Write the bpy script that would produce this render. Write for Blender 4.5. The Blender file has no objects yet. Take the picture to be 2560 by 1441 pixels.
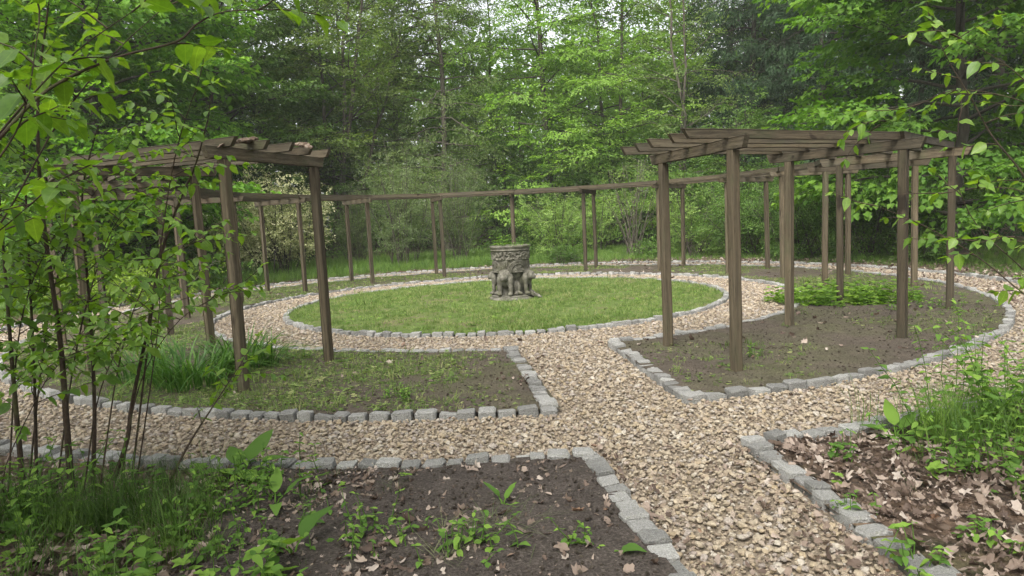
import bpy, bmesh, math, random
import numpy as np
from mathutils import Vector, Matrix

rng = np.random.default_rng(7)
random.seed(7)
PI = math.pi
SC = bpy.context.scene
COL = SC.collection

# ------------------------------------------------------------------ camera
W0, H0, F0 = 2560.0, 1441.0, 1727.5          # photograph size and focal length in its pixels
PITCH, ROLL, EYE = 0.0995, -0.0485, 1.585
FW = np.array([0, math.cos(PITCH), -math.sin(PITCH)])
_r0 = np.array([1.0, 0, 0]); _u0 = np.cross(_r0, FW)
RT = math.cos(ROLL) * _r0 + math.sin(ROLL) * _u0
UP = -math.sin(ROLL) * _r0 + math.cos(ROLL) * _u0
EYEP = np.array([0, 0, EYE])
cam = bpy.data.cameras.new('camera')
cam.sensor_width = 36.0; cam.sensor_fit = 'HORIZONTAL'
cam.lens = F0 / W0 * 36.0
cam.clip_start = 0.05; cam.clip_end = 500
camo = bpy.data.objects.new('camera', cam); COL.objects.link(camo)
camo.matrix_world = Matrix(((RT[0], UP[0], -FW[0], 0), (RT[1], UP[1], -FW[1], 0), (RT[2], UP[2], -FW[2], EYE), (0, 0, 0, 1)))
SC.camera = camo

# ------------------------------------------------------------------ light: overcast sky and a very soft sun
SUN_EL, SUN_AZ = math.radians(52), math.radians(205)      # azimuth clockwise from +Y (ahead of the camera)
world = bpy.data.worlds.new('World'); SC.world = world; world.use_nodes = True
nt = world.node_tree; bg = nt.nodes['Background']
sky = nt.nodes.new('ShaderNodeTexSky'); sky.sky_type = 'NISHITA'; sky.sun_disc = False
sky.sun_elevation = SUN_EL; sky.sun_rotation = SUN_AZ
sky.air_density = 1.0; sky.dust_density = 4.0; sky.ozone_density = 1.0
hsv = nt.nodes.new('ShaderNodeHueSaturation'); hsv.inputs['Saturation'].default_value = 0.25
nt.links.new(sky.outputs[0], hsv.inputs['Color'])
tint = nt.nodes.new('ShaderNodeMix'); tint.data_type = 'RGBA'; tint.blend_type = 'MULTIPLY'; tint.inputs[0].default_value = 1.0; tint.inputs[7].default_value = (1.0, 0.985, 0.94, 1)
nt.links.new(hsv.outputs[0], tint.inputs[6]); nt.links.new(tint.outputs[2], bg.inputs['Color'])
bg.inputs['Strength'].default_value = 0.15
sl = bpy.data.lights.new('sun', 'SUN'); sl.energy = 1.5; sl.angle = math.radians(25); sl.color = (1.0, 0.97, 0.92)
so = bpy.data.objects.new('sun', sl); COL.objects.link(so)
sd = Vector((math.sin(SUN_AZ) * math.cos(SUN_EL), math.cos(SUN_AZ) * math.cos(SUN_EL), math.sin(SUN_EL)))
so.rotation_euler = sd.to_track_quat('Z', 'Y').to_euler(); so.location = (0, 10, 30)
vs = SC.view_settings; vs.view_transform = 'Standard'; vs.look = 'None'; vs.exposure = 1.62; vs.gamma = 1.0; vs.use_curve_mapping = False
cy = SC.cycles
cy.max_bounces = 5; cy.diffuse_bounces = 4; cy.glossy_bounces = 1; cy.transmission_bounces = 3; cy.transparent_max_bounces = 4
cy.use_denoising = True
try:
    cy.denoiser = 'OPENIMAGEDENOISE'; cy.denoising_input_passes = 'RGB_ALBEDO_NORMAL'; cy.denoising_prefilter = 'ACCURATE'
except Exception: pass
cy.sample_clamp_indirect = 4.0

# ------------------------------------------------------------------ helpers
def at(x, y, d):
    """the point seen at photograph pixel x,y at depth d ahead of the camera"""
    v = FW + (x - W0 / 2) / F0 * RT - (y - H0 / 2) / F0 * UP
    return EYEP + v * d
def ground_at(x, y):
    v = FW + (x - W0 / 2) / F0 * RT - (y - H0 / 2) / F0 * UP
    return EYEP + v * (-EYE / v[2])
def project(P):
    Q = np.asarray(P) - EYEP
    z = Q @ FW
    zz = np.maximum(z, 1e-3)
    return np.stack([W0 / 2 + F0 * (Q @ RT) / zz, H0 / 2 - F0 * (Q @ UP) / zz, z], -1)
def in_view(P, m=260):
    q = project(P)
    return (q[:, 2] > 0.3) & (q[:, 0] > -m) & (q[:, 0] < W0 + m) & (q[:, 1] > -m) & (q[:, 1] < H0 + m)

def _hash(ix, iy, s):
    h = np.sin(ix * 127.1 + iy * 311.7 + s * 74.7) * 43758.5453
    return h - np.floor(h)
def vnoise(x, y, s=0.0):
    ix, iy = np.floor(x), np.floor(y); fx, fy = x - ix, y - iy
    fx = fx * fx * (3 - 2 * fx); fy = fy * fy * (3 - 2 * fy)
    a = _hash(ix, iy, s); b = _hash(ix + 1, iy, s); c = _hash(ix, iy + 1, s); d = _hash(ix + 1, iy + 1, s)
    return (a * (1 - fx) + b * fx) * (1 - fy) + (c * (1 - fx) + d * fx) * fy
def fbm(x, y, s=0.0, o=3):
    t = 0; a = 0.5
    for k in range(o):
        t = t + a * vnoise(x * 2 ** k, y * 2 ** k, s + k * 3.1); a *= 0.5
    return t / (1 - 0.5 ** o)

def mesh_np(name, V, Fa, mat=None, smooth=False, face_attr=None):
    """mesh from a vertex array and a list of face index arrays (each array n x k)"""
    me = bpy.data.meshes.new(name)
    V = np.asarray(V, np.float32)
    if not isinstance(Fa, list): Fa = [Fa]
    Fa = [np.asarray(f, np.int32) for f in Fa if len(f)]
    me.vertices.add(len(V)); me.vertices.foreach_set('co', V.ravel())
    nl = sum(f.size for f in Fa); npoly = sum(len(f) for f in Fa)
    me.loops.add(nl); me.loops.foreach_set('vertex_index', np.concatenate([f.ravel() for f in Fa]))
    me.polygons.add(npoly)
    tot = np.concatenate([np.full(len(f), f.shape[1], np.int32) for f in Fa])
    st = np.concatenate([[0], np.cumsum(tot)[:-1]]).astype(np.int32)
    me.polygons.foreach_set('loop_start', st)
    if smooth: me.polygons.foreach_set('use_smooth', np.ones(npoly, bool))
    me.update(calc_edges=True)
    if face_attr is not None:
        for k, v in face_attr.items():
            a = me.attributes.new(k, 'FLOAT', 'FACE'); a.data.foreach_set('value', np.asarray(v, np.float32))
    if mat: me.materials.append(mat)
    me.validate()
    return me
def link(name, data, parent=None, loc=None, rot=None, scale=None):
    o = bpy.data.objects.new(name, data); COL.objects.link(o)
    if parent: o.parent = parent
    if loc is not None: o.location = loc
    if rot is not None: o.rotation_euler = rot
    if scale is not None: o.scale = scale if hasattr(scale, '__len__') else (scale,) * 3
    return o
def tag(o, label=None, cat=None, group=None, kind=None):
    if label: o['label'] = label
    if cat: o['category'] = cat
    if group: o['group'] = group
    if kind: o['kind'] = kind
    return o
def thing(name, label, cat, loc=(0, 0, 0), rz=0, group=None, scale=1):
    o = link(name, None, loc=loc, rot=(0, 0, rz), scale=scale)
    o.empty_display_size = 0.2
    return tag(o, label, cat, group)

def tubes(paths, sides=6):
    """paths: list of (points n x 3, radii n). returns V, F (quads)"""
    Vs, Fs, off = [], [], 0
    for P, R in paths:
        P = np.asarray(P, float); R = np.asarray(R, float); n = len(P)
        T = np.gradient(P, axis=0); T /= np.linalg.norm(T, axis=1)[:, None] + 1e-9
        ref = np.array([0, 0, 1.0]) if abs(T[0, 2]) < 0.9 else np.array([1.0, 0, 0])
        A = np.cross(T, ref); A /= np.linalg.norm(A, axis=1)[:, None] + 1e-9
        B = np.cross(T, A)
        th = np.arange(sides) / sides * 2 * PI
        ring = P[:, None, :] + R[:, None, None] * (np.cos(th)[None, :, None] * A[:, None, :] + np.sin(th)[None, :, None] * B[:, None, :])
        Vs.append(ring.reshape(-1, 3))
        i = np.arange(n - 1)[:, None] * sides; j = np.arange(sides)[None, :]; j2 = (j + 1) % sides
        Fs.append(np.stack([i + j, i + j2, i + sides + j2, i + sides + j], -1).reshape(-1, 4) + off)
        off += n * sides
    return np.concatenate(Vs), np.concatenate(Fs)
def catmull(P, n=8):
    P = np.asarray(P, float); Q = np.vstack([2 * P[0] - P[1], P, 2 * P[-1] - P[-2]]); out = []
    for i in range(1, len(Q) - 2):
        t = np.linspace(0, 1, n, endpoint=False)[:, None]
        p0, p1, p2, p3 = Q[i - 1], Q[i], Q[i + 1], Q[i + 2]
        out.append(0.5 * (2 * p1 + (p2 - p0) * t + (2 * p0 - 5 * p1 + 4 * p2 - p3) * t ** 2 + (3 * p1 - p0 - 3 * p2 + p3) * t ** 3))
    out.append(P[-1:]); return np.vstack(out)
def unit(v):
    v = np.asarray(v, float); return v / (np.linalg.norm(v, axis=-1, keepdims=True) + 1e-9)

# ------------------------------------------------------------------ materials
def new_mat(name):
    m = bpy.data.materials.new(name); m.use_nodes = True
    t = m.node_tree; t.nodes.clear()
    out = t.nodes.new('ShaderNodeOutputMaterial')
    return m, t, out
def N(t, typ, **kw):
    n = t.nodes.new(typ)
    for k, v in kw.items():
        if k.startswith('i_'): n.inputs[k[2:].replace('_', ' ')].default_value = v
        else: setattr(n, k, v)
    return n
def ramp(t, fac, stops, interp='LINEAR'):
    r = N(t, 'ShaderNodeValToRGB'); r.color_ramp.interpolation = interp
    e = r.color_ramp.elements
    while len(e) < len(stops): e.new(0.5)
    for k, (p, c) in enumerate(stops):
        e[k].position = p; e[k].color = (*c, 1) if len(c) == 3 else c
    t.links.new(fac, r.inputs['Fac']); return r.outputs['Color']
def mixc(t, fac, a, b, mode='MIX'):
    n = N(t, 'ShaderNodeMix', data_type='RGBA', blend_type=mode)
    for sock, v in ((n.inputs[0], fac), (n.inputs[6], a), (n.inputs[7], b)):
        if hasattr(v, 'is_linked') or hasattr(v, 'node'): t.links.new(v, sock)
        elif isinstance(v, (int, float)): sock.default_value = v
        else: sock.default_value = (*v, 1)
    return n.outputs[2]
def tex(t, co, scale, detail=4, rough=0.6, kind='noise', dist=0.0):
    if kind == 'noise':
        n = N(t, 'ShaderNodeTexNoise', i_Scale=scale, i_Detail=detail, i_Roughness=rough, i_Distortion=dist)
        o = n.outputs['Fac']
    else:
        n = N(t, 'ShaderNodeTexVoronoi', i_Scale=scale); o = n.outputs['Distance']
    if co is not None: t.links.new(co, n.inputs['Vector'])
    return o

def leaf_mat(name, stops, trans=0.42, tint=(1.15, 1.25, 0.55), attr='rnd', inst=False, rough=0.55, gloss=0.02, objvar=0.35, veins=False):
    """two-sided leaf: diffuse and translucent with a little sheen; colour varies leaf by leaf"""
    m, t, out = new_mat(name)
    if inst:
        a = N(t, 'ShaderNodeObjectInfo').outputs['Random']
    else:
        a = N(t, 'ShaderNodeAttribute', attribute_name=attr).outputs['Fac']
    c = ramp(t, a, stops)
    oi = N(t, 'ShaderNodeObjectInfo')
    hs = N(t, 'ShaderNodeHueSaturation'); t.links.new(c, hs.inputs['Color'])
    if objvar and not inst:
        mr = N(t, 'ShaderNodeMapRange'); t.links.new(oi.outputs['Random'], mr.inputs['Value'])
        mr.inputs['To Min'].default_value = 1 - objvar * 0.5; mr.inputs['To Max'].default_value = 1 + objvar * 0.5
        t.links.new(mr.outputs[0], hs.inputs['Value'])
    c = hs.outputs[0]
    if veins:
        co = N(t, 'ShaderNodeTexCoord'); sx = N(t, 'ShaderNodeSeparateXYZ'); t.links.new(co.outputs['Object'], sx.inputs[0])
        ab = N(t, 'ShaderNodeMath', operation='ABSOLUTE'); t.links.new(sx.outputs['Y'], ab.inputs[0])
        mid = ramp(t, ab.outputs[0], [(0.0, (1, 1, 1)), (0.02, (0, 0, 0))])
        lv = N(t, 'ShaderNodeMath', operation='MULTIPLY_ADD'); t.links.new(ab.outputs[0], lv.inputs[0]); lv.inputs[1].default_value = -1.1; t.links.new(sx.outputs['X'], lv.inputs[2])
        sn = N(t, 'ShaderNodeMath', operation='MULTIPLY'); t.links.new(lv.outputs[0], sn.inputs[0]); sn.inputs[1].default_value = 52
        si = N(t, 'ShaderNodeMath', operation='SINE'); t.links.new(sn.outputs[0], si.inputs[0])
        side = ramp(t, si.outputs[0], [(0.75, (0, 0, 0)), (1.0, (0.45, 0.45, 0.45))])
        blot = ramp(t, tex(t, co.outputs['Object'], 4.0, 4, 0.65), [(0.3, (0.72, 0.74, 0.7)), (0.7, (1.1, 1.1, 1.08))])
        c = mixc(t, 1.0, c, blot, 'MULTIPLY')
        lit = mixc(t, 1.0, c, (1.5, 1.35, 1.6), 'MULTIPLY')
        c = mixc(t, side, c, mixc(t, 1.0, c, (0.78, 0.8, 0.75), 'MULTIPLY')); c = mixc(t, mid, c, lit)
    df = N(t, 'ShaderNodeBsdfDiffuse'); t.links.new(c, df.inputs['Color'])
    tl = N(t, 'ShaderNodeBsdfTranslucent')
    tc = mixc(t, 1.0, c, tint, 'MULTIPLY'); t.links.new(tc, tl.inputs['Color'])
    mx = N(t, 'ShaderNodeMixShader', i_Fac=trans); t.links.new(df.outputs[0], mx.inputs[1]); t.links.new(tl.outputs[0], mx.inputs[2])
    if gloss > 0:
        gl = N(t, 'ShaderNodeBsdfGlossy'); gl.inputs['Roughness'].default_value = rough
        lw = N(t, 'ShaderNodeLayerWeight', i_Blend=0.25)
        ml = N(t, 'ShaderNodeMath', operation='MULTIPLY_ADD'); t.links.new(lw.outputs['Facing'], ml.inputs[0]); ml.inputs[1].default_value = gloss * 2; ml.inputs[2].default_value = gloss * 0.3
        m2 = N(t, 'ShaderNodeMixShader'); t.links.new(ml.outputs[0], m2.inputs[0]); t.links.new(mx.outputs[0], m2.inputs[1]); t.links.new(gl.outputs[0], m2.inputs[2]); mx = m2
    t.links.new(mx.outputs[0], out.inputs[0])
    return m
def solid_mat(name, build, rough=0.9, bump=None, bstr=0.5, bdist=0.02, spec=0.25):
    m, t, out = new_mat(name)
    p = N(t, 'ShaderNodeBsdfPrincipled'); p.inputs['Roughness'].default_value = rough
    p.inputs['Specular IOR Level'].default_value = spec
    co = N(t, 'ShaderNodeTexCoord')
    c, h = build(t, co)
    t.links.new(c, p.inputs['Base Color'])
    if h is not None:
        b = N(t, 'ShaderNodeBump', i_Strength=bstr, i_Distance=bdist); t.links.new(h, b.inputs['Height']); t.links.new(b.outputs[0], p.inputs['Normal'])
    t.links.new(p.outputs[0], out.inputs[0]); return m

def _wood(axis, warm):
    def f(t, co):
        oi = N(t, 'ShaderNodeObjectInfo')
        mp = N(t, 'ShaderNodeMapping'); s = [14, 14, 14]; s[axis] = 1.1; mp.inputs['Scale'].default_value = s
        off = N(t, 'ShaderNodeVectorMath', operation='SCALE'); off.inputs[0].default_value = (7, 9, 11); t.links.new(oi.outputs['Random'], off.inputs['Scale'])
        ad = N(t, 'ShaderNodeVectorMath', operation='ADD'); t.links.new(co.outputs['Object'], ad.inputs[0]); t.links.new(off.outputs[0], ad.inputs[1])
        t.links.new(ad.outputs[0], mp.inputs['Vector'])
        g = tex(t, mp.outputs[0], 3.0, 6, 0.65, dist=0.6)
        g2 = tex(t, mp.outputs[0], 9.0, 3, 0.6)
        patch = tex(t, ad.outputs[0], 1.7, 4, 0.6)
        c = ramp(t, g, [(0.25, (0.032, 0.0245, 0.015)), (0.5, (0.074, 0.058, 0.036)), (0.78, (0.135, 0.108, 0.07))])
        grey = ramp(t, g, [(0.25, (0.033, 0.029, 0.021)), (0.78, (0.088, 0.08, 0.06))])
        m1 = ramp(t, patch, [(0.35, (0, 0, 0)), (0.65, (1, 1, 1))])
        sc_ = N(t, 'ShaderNodeMath', operation='MULTIPLY'); t.links.new(m1, sc_.inputs[0]); sc_.inputs[1].default_value = 0.75 if not warm else 0.35
        c = mixc(t, sc_.outputs[0], c, grey)
        moss = tex(t, ad.outputs[0], 3.3, 5, 0.7)
        mm = ramp(t, moss, [(0.52, (0, 0, 0)), (0.75, (1, 1, 1))])
        sm = N(t, 'ShaderNodeMath', operation='MULTIPLY'); t.links.new(mm, sm.inputs[0]); sm.inputs[1].default_value = 0.85
        c = mixc(t, sm.outputs[0], c, (0.056, 0.06, 0.03))
        kn = ramp(t, tex(t, ad.outputs[0], 5.5, 2, 0.5), [(0.70, (1, 1, 1)), (0.76, (0.35, 0.32, 0.3))]); c = mixc(t, 1.0, c, kn, 'MULTIPLY')
        ck = ramp(t, tex(t, mp.outputs[0], 1.3, 3, 0.8, dist=1.5), [(0.47, (1, 1, 1)), (0.5, (0.4, 0.38, 0.36)), (0.53, (1, 1, 1))]); c = mixc(t, 0.7, c, ck, 'MULTIPLY')
        hs = N(t, 'ShaderNodeHueSaturation'); t.links.new(c, hs.inputs['Color'])
        mr = N(t, 'ShaderNodeMapRange'); t.links.new(oi.outputs['Random'], mr.inputs['Value']); mr.inputs['To Min'].default_value = 0.68; mr.inputs['To Max'].default_value = 1.4
        t.links.new(mr.outputs[0], hs.inputs['Value'])
        return hs.outputs[0], g2
    return f
M = {}
M['post'] = solid_mat('weathered_post_wood', _wood(2, True), 0.85, True, 0.35, 0.01)
M['beam'] = solid_mat('weathered_beam_wood', _wood(0, False), 0.85, True, 0.4, 0.01)
def _splinter(t, co):
    g = tex(t, co.outputs['Object'], 22, 5, 0.7)
    return ramp(t, g, [(0.3, (0.04, 0.026, 0.018)), (0.5, (0.10, 0.068, 0.046)), (0.75, (0.33, 0.28, 0.23))]), g
M['splinter'] = solid_mat('rotten_splintered_wood', _splinter, 0.95, True, 1.0, 0.02)
def _granite(t, co):
    oi = N(t, 'ShaderNodeObjectInfo')
    off = N(t, 'ShaderNodeVectorMath', operation='SCALE'); off.inputs[0].default_value = (31, 17, 23); t.links.new(oi.outputs['Random'], off.inputs['Scale'])
    ad = N(t, 'ShaderNodeVectorMath', operation='ADD'); t.links.new(co.outputs['Object'], ad.inputs[0]); t.links.new(off.outputs[0], ad.inputs[1])
    v = ad.outputs[0]
    sp = tex(t, v, 190, 2, 0.7); big = tex(t, v, 14, 5, 0.6)
    c = ramp(t, sp, [(0.36, (0.15, 0.148, 0.145)), (0.5, (0.33, 0.325, 0.315)), (0.62, (0.48, 0.475, 0.46))])
    d = ramp(t, big, [(0.3, (0.55, 0.55, 0.53)), (0.7, (1.1, 1.1, 1.1))])
    c = mixc(t, 1.0, c, d, 'MULTIPLY')
    mo = tex(t, v, 7, 4, 0.65); mm = ramp(t, mo, [(0.55, (0, 0, 0)), (0.72, (1, 1, 1))])
    sm = N(t, 'ShaderNodeMath', operation='MULTIPLY'); t.links.new(mm, sm.inputs[0]); sm.inputs[1].default_value = 0.6
    c = mixc(t, sm.outputs[0], c, (0.15, 0.15, 0.1))
    hs = N(t, 'ShaderNodeHueSaturation'); t.links.new(c, hs.inputs['Color'])
    mr = N(t, 'ShaderNodeMapRange'); t.links.new(oi.outputs['Random'], mr.inputs['Value']); mr.inputs['To Min'].default_value = 0.68; mr.inputs['To Max'].default_value = 1.28
    t.links.new(mr.outputs[0], hs.inputs['Value'])
    return hs.outputs[0], big
M['granite'] = solid_mat('rough_granite', _granite, 0.85, True, 0.9, 0.03)
def _pebble(t, co):
    oi = N(t, 'ShaderNodeObjectInfo')
    c = ramp(t, oi.outputs['Random'], [(0.0, (0.24, 0.19, 0.145)), (0.2, (0.34, 0.288, 0.222)), (0.45, (0.39, 0.338, 0.262)), (0.6, (0.33, 0.268, 0.18)), (0.75, (0.45, 0.415, 0.36)), (0.9, (0.28, 0.245, 0.225)), (1.0, (0.35, 0.285, 0.20))])
    n = tex(t, co.outputs['Object'], 3.0, 5, 0.65)
    d = ramp(t, n, [(0.3, (0.66, 0.63, 0.6)), (0.7, (1.08, 1.06, 1.04))])
    return mixc(t, 1.0, c, d, 'MULTIPLY'), n
M['pebble'] = solid_mat('limestone_pebble', _pebble, 0.85, True, 0.5, 0.1)
def _pathbase(t, co):
    n = tex(t, co.outputs['Object'], 9, 6, 0.75); f = tex(t, co.outputs['Object'], 70, 3, 0.7)
    c = ramp(t, f, [(0.3, (0.15, 0.12, 0.09)), (0.7, (0.30, 0.25, 0.19))])
    d = ramp(t, n, [(0.3, (0.7, 0.68, 0.65)), (0.7, (1, 1, 1))])
    return mixc(t, 1.0, c, d, 'MULTIPLY'), f
M['path'] = solid_mat('sandy_path_base', _pathbase, 0.95, True, 0.6, 0.03)
def _soil(t, co):
    P = co.outputs['Object']
    big = tex(t, P, 0.55, 5, 0.65); mid = tex(t, P, 5, 6, 0.7); fine = tex(t, P, 60, 4, 0.75)
    c = ramp(t, fine, [(0.3, (0.042, 0.033, 0.026)), (0.55, (0.105, 0.087, 0.069)), (0.75, (0.18, 0.153, 0.125))])
    moss = ramp(t, fine, [(0.3, (0.045, 0.05, 0.02)), (0.7, (0.15, 0.16, 0.075))])
    k = ramp(t, big, [(0.46, (0, 0, 0)), (0.62, (1, 1, 1))])
    ks = N(t, 'ShaderNodeMath', operation='MULTIPLY'); t.links.new(k, ks.inputs[0]); ks.inputs[1].default_value = 0.55
    c = mixc(t, ks.outputs[0], c, moss)
    d = ramp(t, mid, [(0.3, (0.68, 0.68, 0.68)), (0.7, (1.1, 1.1, 1.1))])
    c = mixc(t, 1.0, c, d, 'MULTIPLY')
    h = N(t, 'ShaderNodeMath', operation='MULTIPLY_ADD'); t.links.new(mid, h.inputs[0]); h.inputs[1].default_value = 2.0; t.links.new(fine, h.inputs[2])
    return c, h.outputs[0]
M['soil'] = solid_mat('bed_soil', _soil, 0.97, True, 0.8, 0.03, 0.1)
def _floor(t, co):
    P = co.outputs['Object']
    big = tex(t, P, 0.4, 5, 0.65); fine = tex(t, P, 26, 5, 0.75); mid = tex(t, P, 4, 5, 0.7)
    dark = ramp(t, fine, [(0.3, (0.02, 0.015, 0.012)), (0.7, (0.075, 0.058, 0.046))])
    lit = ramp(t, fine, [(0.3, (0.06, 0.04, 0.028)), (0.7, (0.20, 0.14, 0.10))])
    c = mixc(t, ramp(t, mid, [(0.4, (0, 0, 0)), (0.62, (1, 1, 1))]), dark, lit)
    g = ramp(t, fine, [(0.3, (0.02, 0.035, 0.01)), (0.7, (0.065, 0.10, 0.03))])
    c = mixc(t, ramp(t, big, [(0.5, (0, 0, 0)), (0.62, (1, 1, 1))]), c, g)
    return c, fine
M['floor'] = solid_mat('forest_floor', _floor, 0.97, True, 0.8, 0.04, 0.1)
def _lawn(t, co):
    P = co.outputs['Object']
    big = tex(t, P, 0.9, 5, 0.65); fine = tex(t, P, 50, 4, 0.75)
    g = ramp(t, fine, [(0.3, (0.04, 0.06, 0.016)), (0.7, (0.14, 0.19, 0.055))])
    e = ramp(t, fine, [(0.3, (0.07, 0.055, 0.035)), (0.7, (0.2, 0.165, 0.1))])
    return mixc(t, ramp(t, big, [(0.5, (0, 0, 0)), (0.68, (1, 1, 1))]), g, e), fine
M['lawn'] = solid_mat('lawn_soil', _lawn, 0.97, True, 0.7, 0.03, 0.1)
def _bark(dark):
    def f(t, co):
        mp = N(t, 'ShaderNodeMapping'); mp.inputs['Scale'].default_value = (9, 9, 2.2); t.links.new(co.outputs['Object'], mp.inputs['Vector'])
        n = tex(t, mp.outputs[0], 2.0, 6, 0.7); b = tex(t, co.outputs['Object'], 0.8, 4, 0.6)
        k = dark
        c = ramp(t, n, [(0.3, (0.035 * k, 0.03 * k, 0.024 * k)), (0.7, (0.16 * k, 0.14 * k, 0.11 * k))])
        c = mixc(t, ramp(t, b, [(0.45, (0, 0, 0)), (0.7, (0.6, 0.6, 0.6))]), c, (0.09 * k, 0.105 * k, 0.055 * k))
        return c, n
    return f
M['bark'] = solid_mat('grey_bark', _bark(0.75), 0.95, True, 0.8, 0.03)
M['bark_dark'] = solid_mat('dark_bark', _bark(0.4), 0.95, True, 0.8, 0.03)
M['bark_light'] = solid_mat('pale_bark', _bark(0.95), 0.95, True, 0.6, 0.03)
def _stem(t, co):
    n = tex(t, co.outputs['Object'], 40, 4, 0.7); b = tex(t, co.outputs['Object'], 5, 3, 0.6)
    c = ramp(t, n, [(0.3, (0.018, 0.012, 0.008)), (0.7, (0.06, 0.04, 0.028))])
    return mixc(t, ramp(t, b, [(0.5, (0, 0, 0)), (0.8, (0.8, 0.8, 0.8))]), c, (0.075, 0.085, 0.03)), n
M['stem'] = solid_mat('shrub_stem', _stem, 0.8, True, 0.5, 0.005)
def _urn(t, co):
    P = co.outputs['Object']
    n = tex(t, P, 9, 6, 0.7); f = tex(t, P, 70, 4, 0.7); b = tex(t, P, 3, 4, 0.6)
    c = ramp(t, n, [(0.28, (0.045, 0.042, 0.033)), (0.5, (0.115, 0.108, 0.087)), (0.75, (0.23, 0.22, 0.185))])
    c = mixc(t, 1.0, c, ramp(t, f, [(0.3, (0.7, 0.7, 0.7)), (0.7, (1.1, 1.1, 1.1))]), 'MULTIPLY')
    c = mixc(t, ramp(t, b, [(0.5, (0, 0, 0)), (0.7, (0.75, 0.75, 0.75))]), c, (0.06, 0.062, 0.03))
    h = N(t, 'ShaderNodeMath', operation='MULTIPLY_ADD'); t.links.new(n, h.inputs[0]); h.inputs[1].default_value = 1.5; t.links.new(f, h.inputs[2])
    return c, h.outputs[0]
M['urn'] = solid_mat('lichened_stone', _urn, 0.95, True, 0.6, 0.01)

G = lambda r, g, b: (r, g, b)
M['beech'] = leaf_mat('beech_leaf', [(0, (0.11, 0.21, 0.034)), (0.5, (0.19, 0.33, 0.055)), (1, (0.29, 0.44, 0.09))], 0.53)
M['maple'] = leaf_mat('maple_leaf', [(0, (0.055, 0.14, 0.02)), (0.5, (0.105, 0.22, 0.028)), (1, (0.175, 0.31, 0.04))], 0.5)
M['oak'] = leaf_mat('oak_leaf', [(0, (0.06, 0.12, 0.03)), (0.5, (0.11, 0.2, 0.045)), (1, (0.18, 0.29, 0.068))], 0.5)
M['hornbeam'] = leaf_mat('hornbeam_leaf', [(0, (0.075, 0.12, 0.032)), (0.5, (0.125, 0.185, 0.048)), (1, (0.19, 0.255, 0.07))], 0.5)
M['larch'] = leaf_mat('larch_needle', [(0, (0.075, 0.125, 0.036)), (0.5, (0.125, 0.19, 0.055)), (1, (0.195, 0.26, 0.08))], 0.45)
M['conifer'] = leaf_mat('hemlock_needle', [(0, (0.018, 0.04, 0.017)), (0.5, (0.03, 0.062, 0.026)), (1, (0.05, 0.095, 0.036))], 0.25)
M['understorey'] = leaf_mat('understorey_leaf', [(0, (0.05, 0.105, 0.025)), (0.5, (0.095, 0.18, 0.04)), (1, (0.165, 0.265, 0.065))], 0.45)
M['variegated'] = leaf_mat('variegated_leaf', [(0, (0.16, 0.22, 0.07)), (0.35, (0.4, 0.44, 0.19)), (1, (0.8, 0.78, 0.5))], 0.35, (1, 1, 0.8))
M['greygreen'] = leaf_mat('grey_green_leaf', [(0, (0.09, 0.145, 0.055)), (0.5, (0.16, 0.225, 0.095)), (1, (0.26, 0.32, 0.16))], 0.42)
M['lightshrub'] = leaf_mat('light_shrub_leaf', [(0, (0.09, 0.17, 0.04)), (0.5, (0.17, 0.27, 0.065)), (1, (0.27, 0.37, 0.115))], 0.45)
M['limeleaf'] = leaf_mat('lime_leaf', [(0, (0.09, 0.16, 0.02)), (0.5, (0.16, 0.25, 0.03)), (1, (0.25, 0.34, 0.06))], 0.45)
M['dogwood'] = leaf_mat('shrub_leaf', [(0, (0.085, 0.18, 0.022)), (0.5, (0.14, 0.26, 0.032)), (1, (0.205, 0.335, 0.046))], 0.55, (1.3, 1.3, 0.4), inst=True, gloss=0.05, rough=0.45, veins=True)
M['dogwood_j'] = leaf_mat('shrub_leaf_mass', [(0, (0.085, 0.18, 0.022)), (0.5, (0.14, 0.26, 0.032)), (1, (0.205, 0.335, 0.046))], 0.55, (1.3, 1.3, 0.4), objvar=0, gloss=0.05, rough=0.45)
M['herb'] = leaf_mat('herb_leaf', [(0, (0.06, 0.13, 0.022)), (0.5, (0.11, 0.21, 0.035)), (1, (0.19, 0.31, 0.05))], 0.4, inst=True)
M['herb_j'] = leaf_mat('herb_leaf_mass', [(0, (0.06, 0.13, 0.022)), (0.5, (0.11, 0.21, 0.035)), (1, (0.19, 0.31, 0.05))], 0.4, objvar=0)
M['cover'] = leaf_mat('cover_leaf', [(0, (0.09, 0.18, 0.025)), (0.5, (0.16, 0.28, 0.04)), (1, (0.25, 0.38, 0.06))], 0.45, inst=True)
M['grass'] = leaf_mat('short_grass', [(0, (0.07, 0.118, 0.026)), (0.5, (0.13, 0.2, 0.048)), (0.8, (0.2, 0.265, 0.08)), (1, (0.29, 0.285, 0.14))], 0.35, inst=True, gloss=0.03)
M['tallgrass'] = leaf_mat('tall_grass', [(0, (0.055, 0.115, 0.02)), (0.5, (0.105, 0.195, 0.032)), (1, (0.175, 0.28, 0.055))], 0.4, inst=True, gloss=0.04)
M['tallgrass_shaded'] = leaf_mat('shade_tinted_grass', [(0, (0.028, 0.06, 0.012)), (0.5, (0.05, 0.1, 0.018)), (1, (0.09, 0.15, 0.03))], 0.35, inst=True, gloss=0.03)  # darker copy of the tall grass, shade under the shrub put into its colour
M['straw'] = leaf_mat('dry_grass', [(0, (0.08, 0.12, 0.04)), (0.6, (0.13, 0.16, 0.065)), (1, (0.2, 0.2, 0.11))], 0.25, (1, 1, 0.8), inst=True, gloss=0.03)
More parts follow.
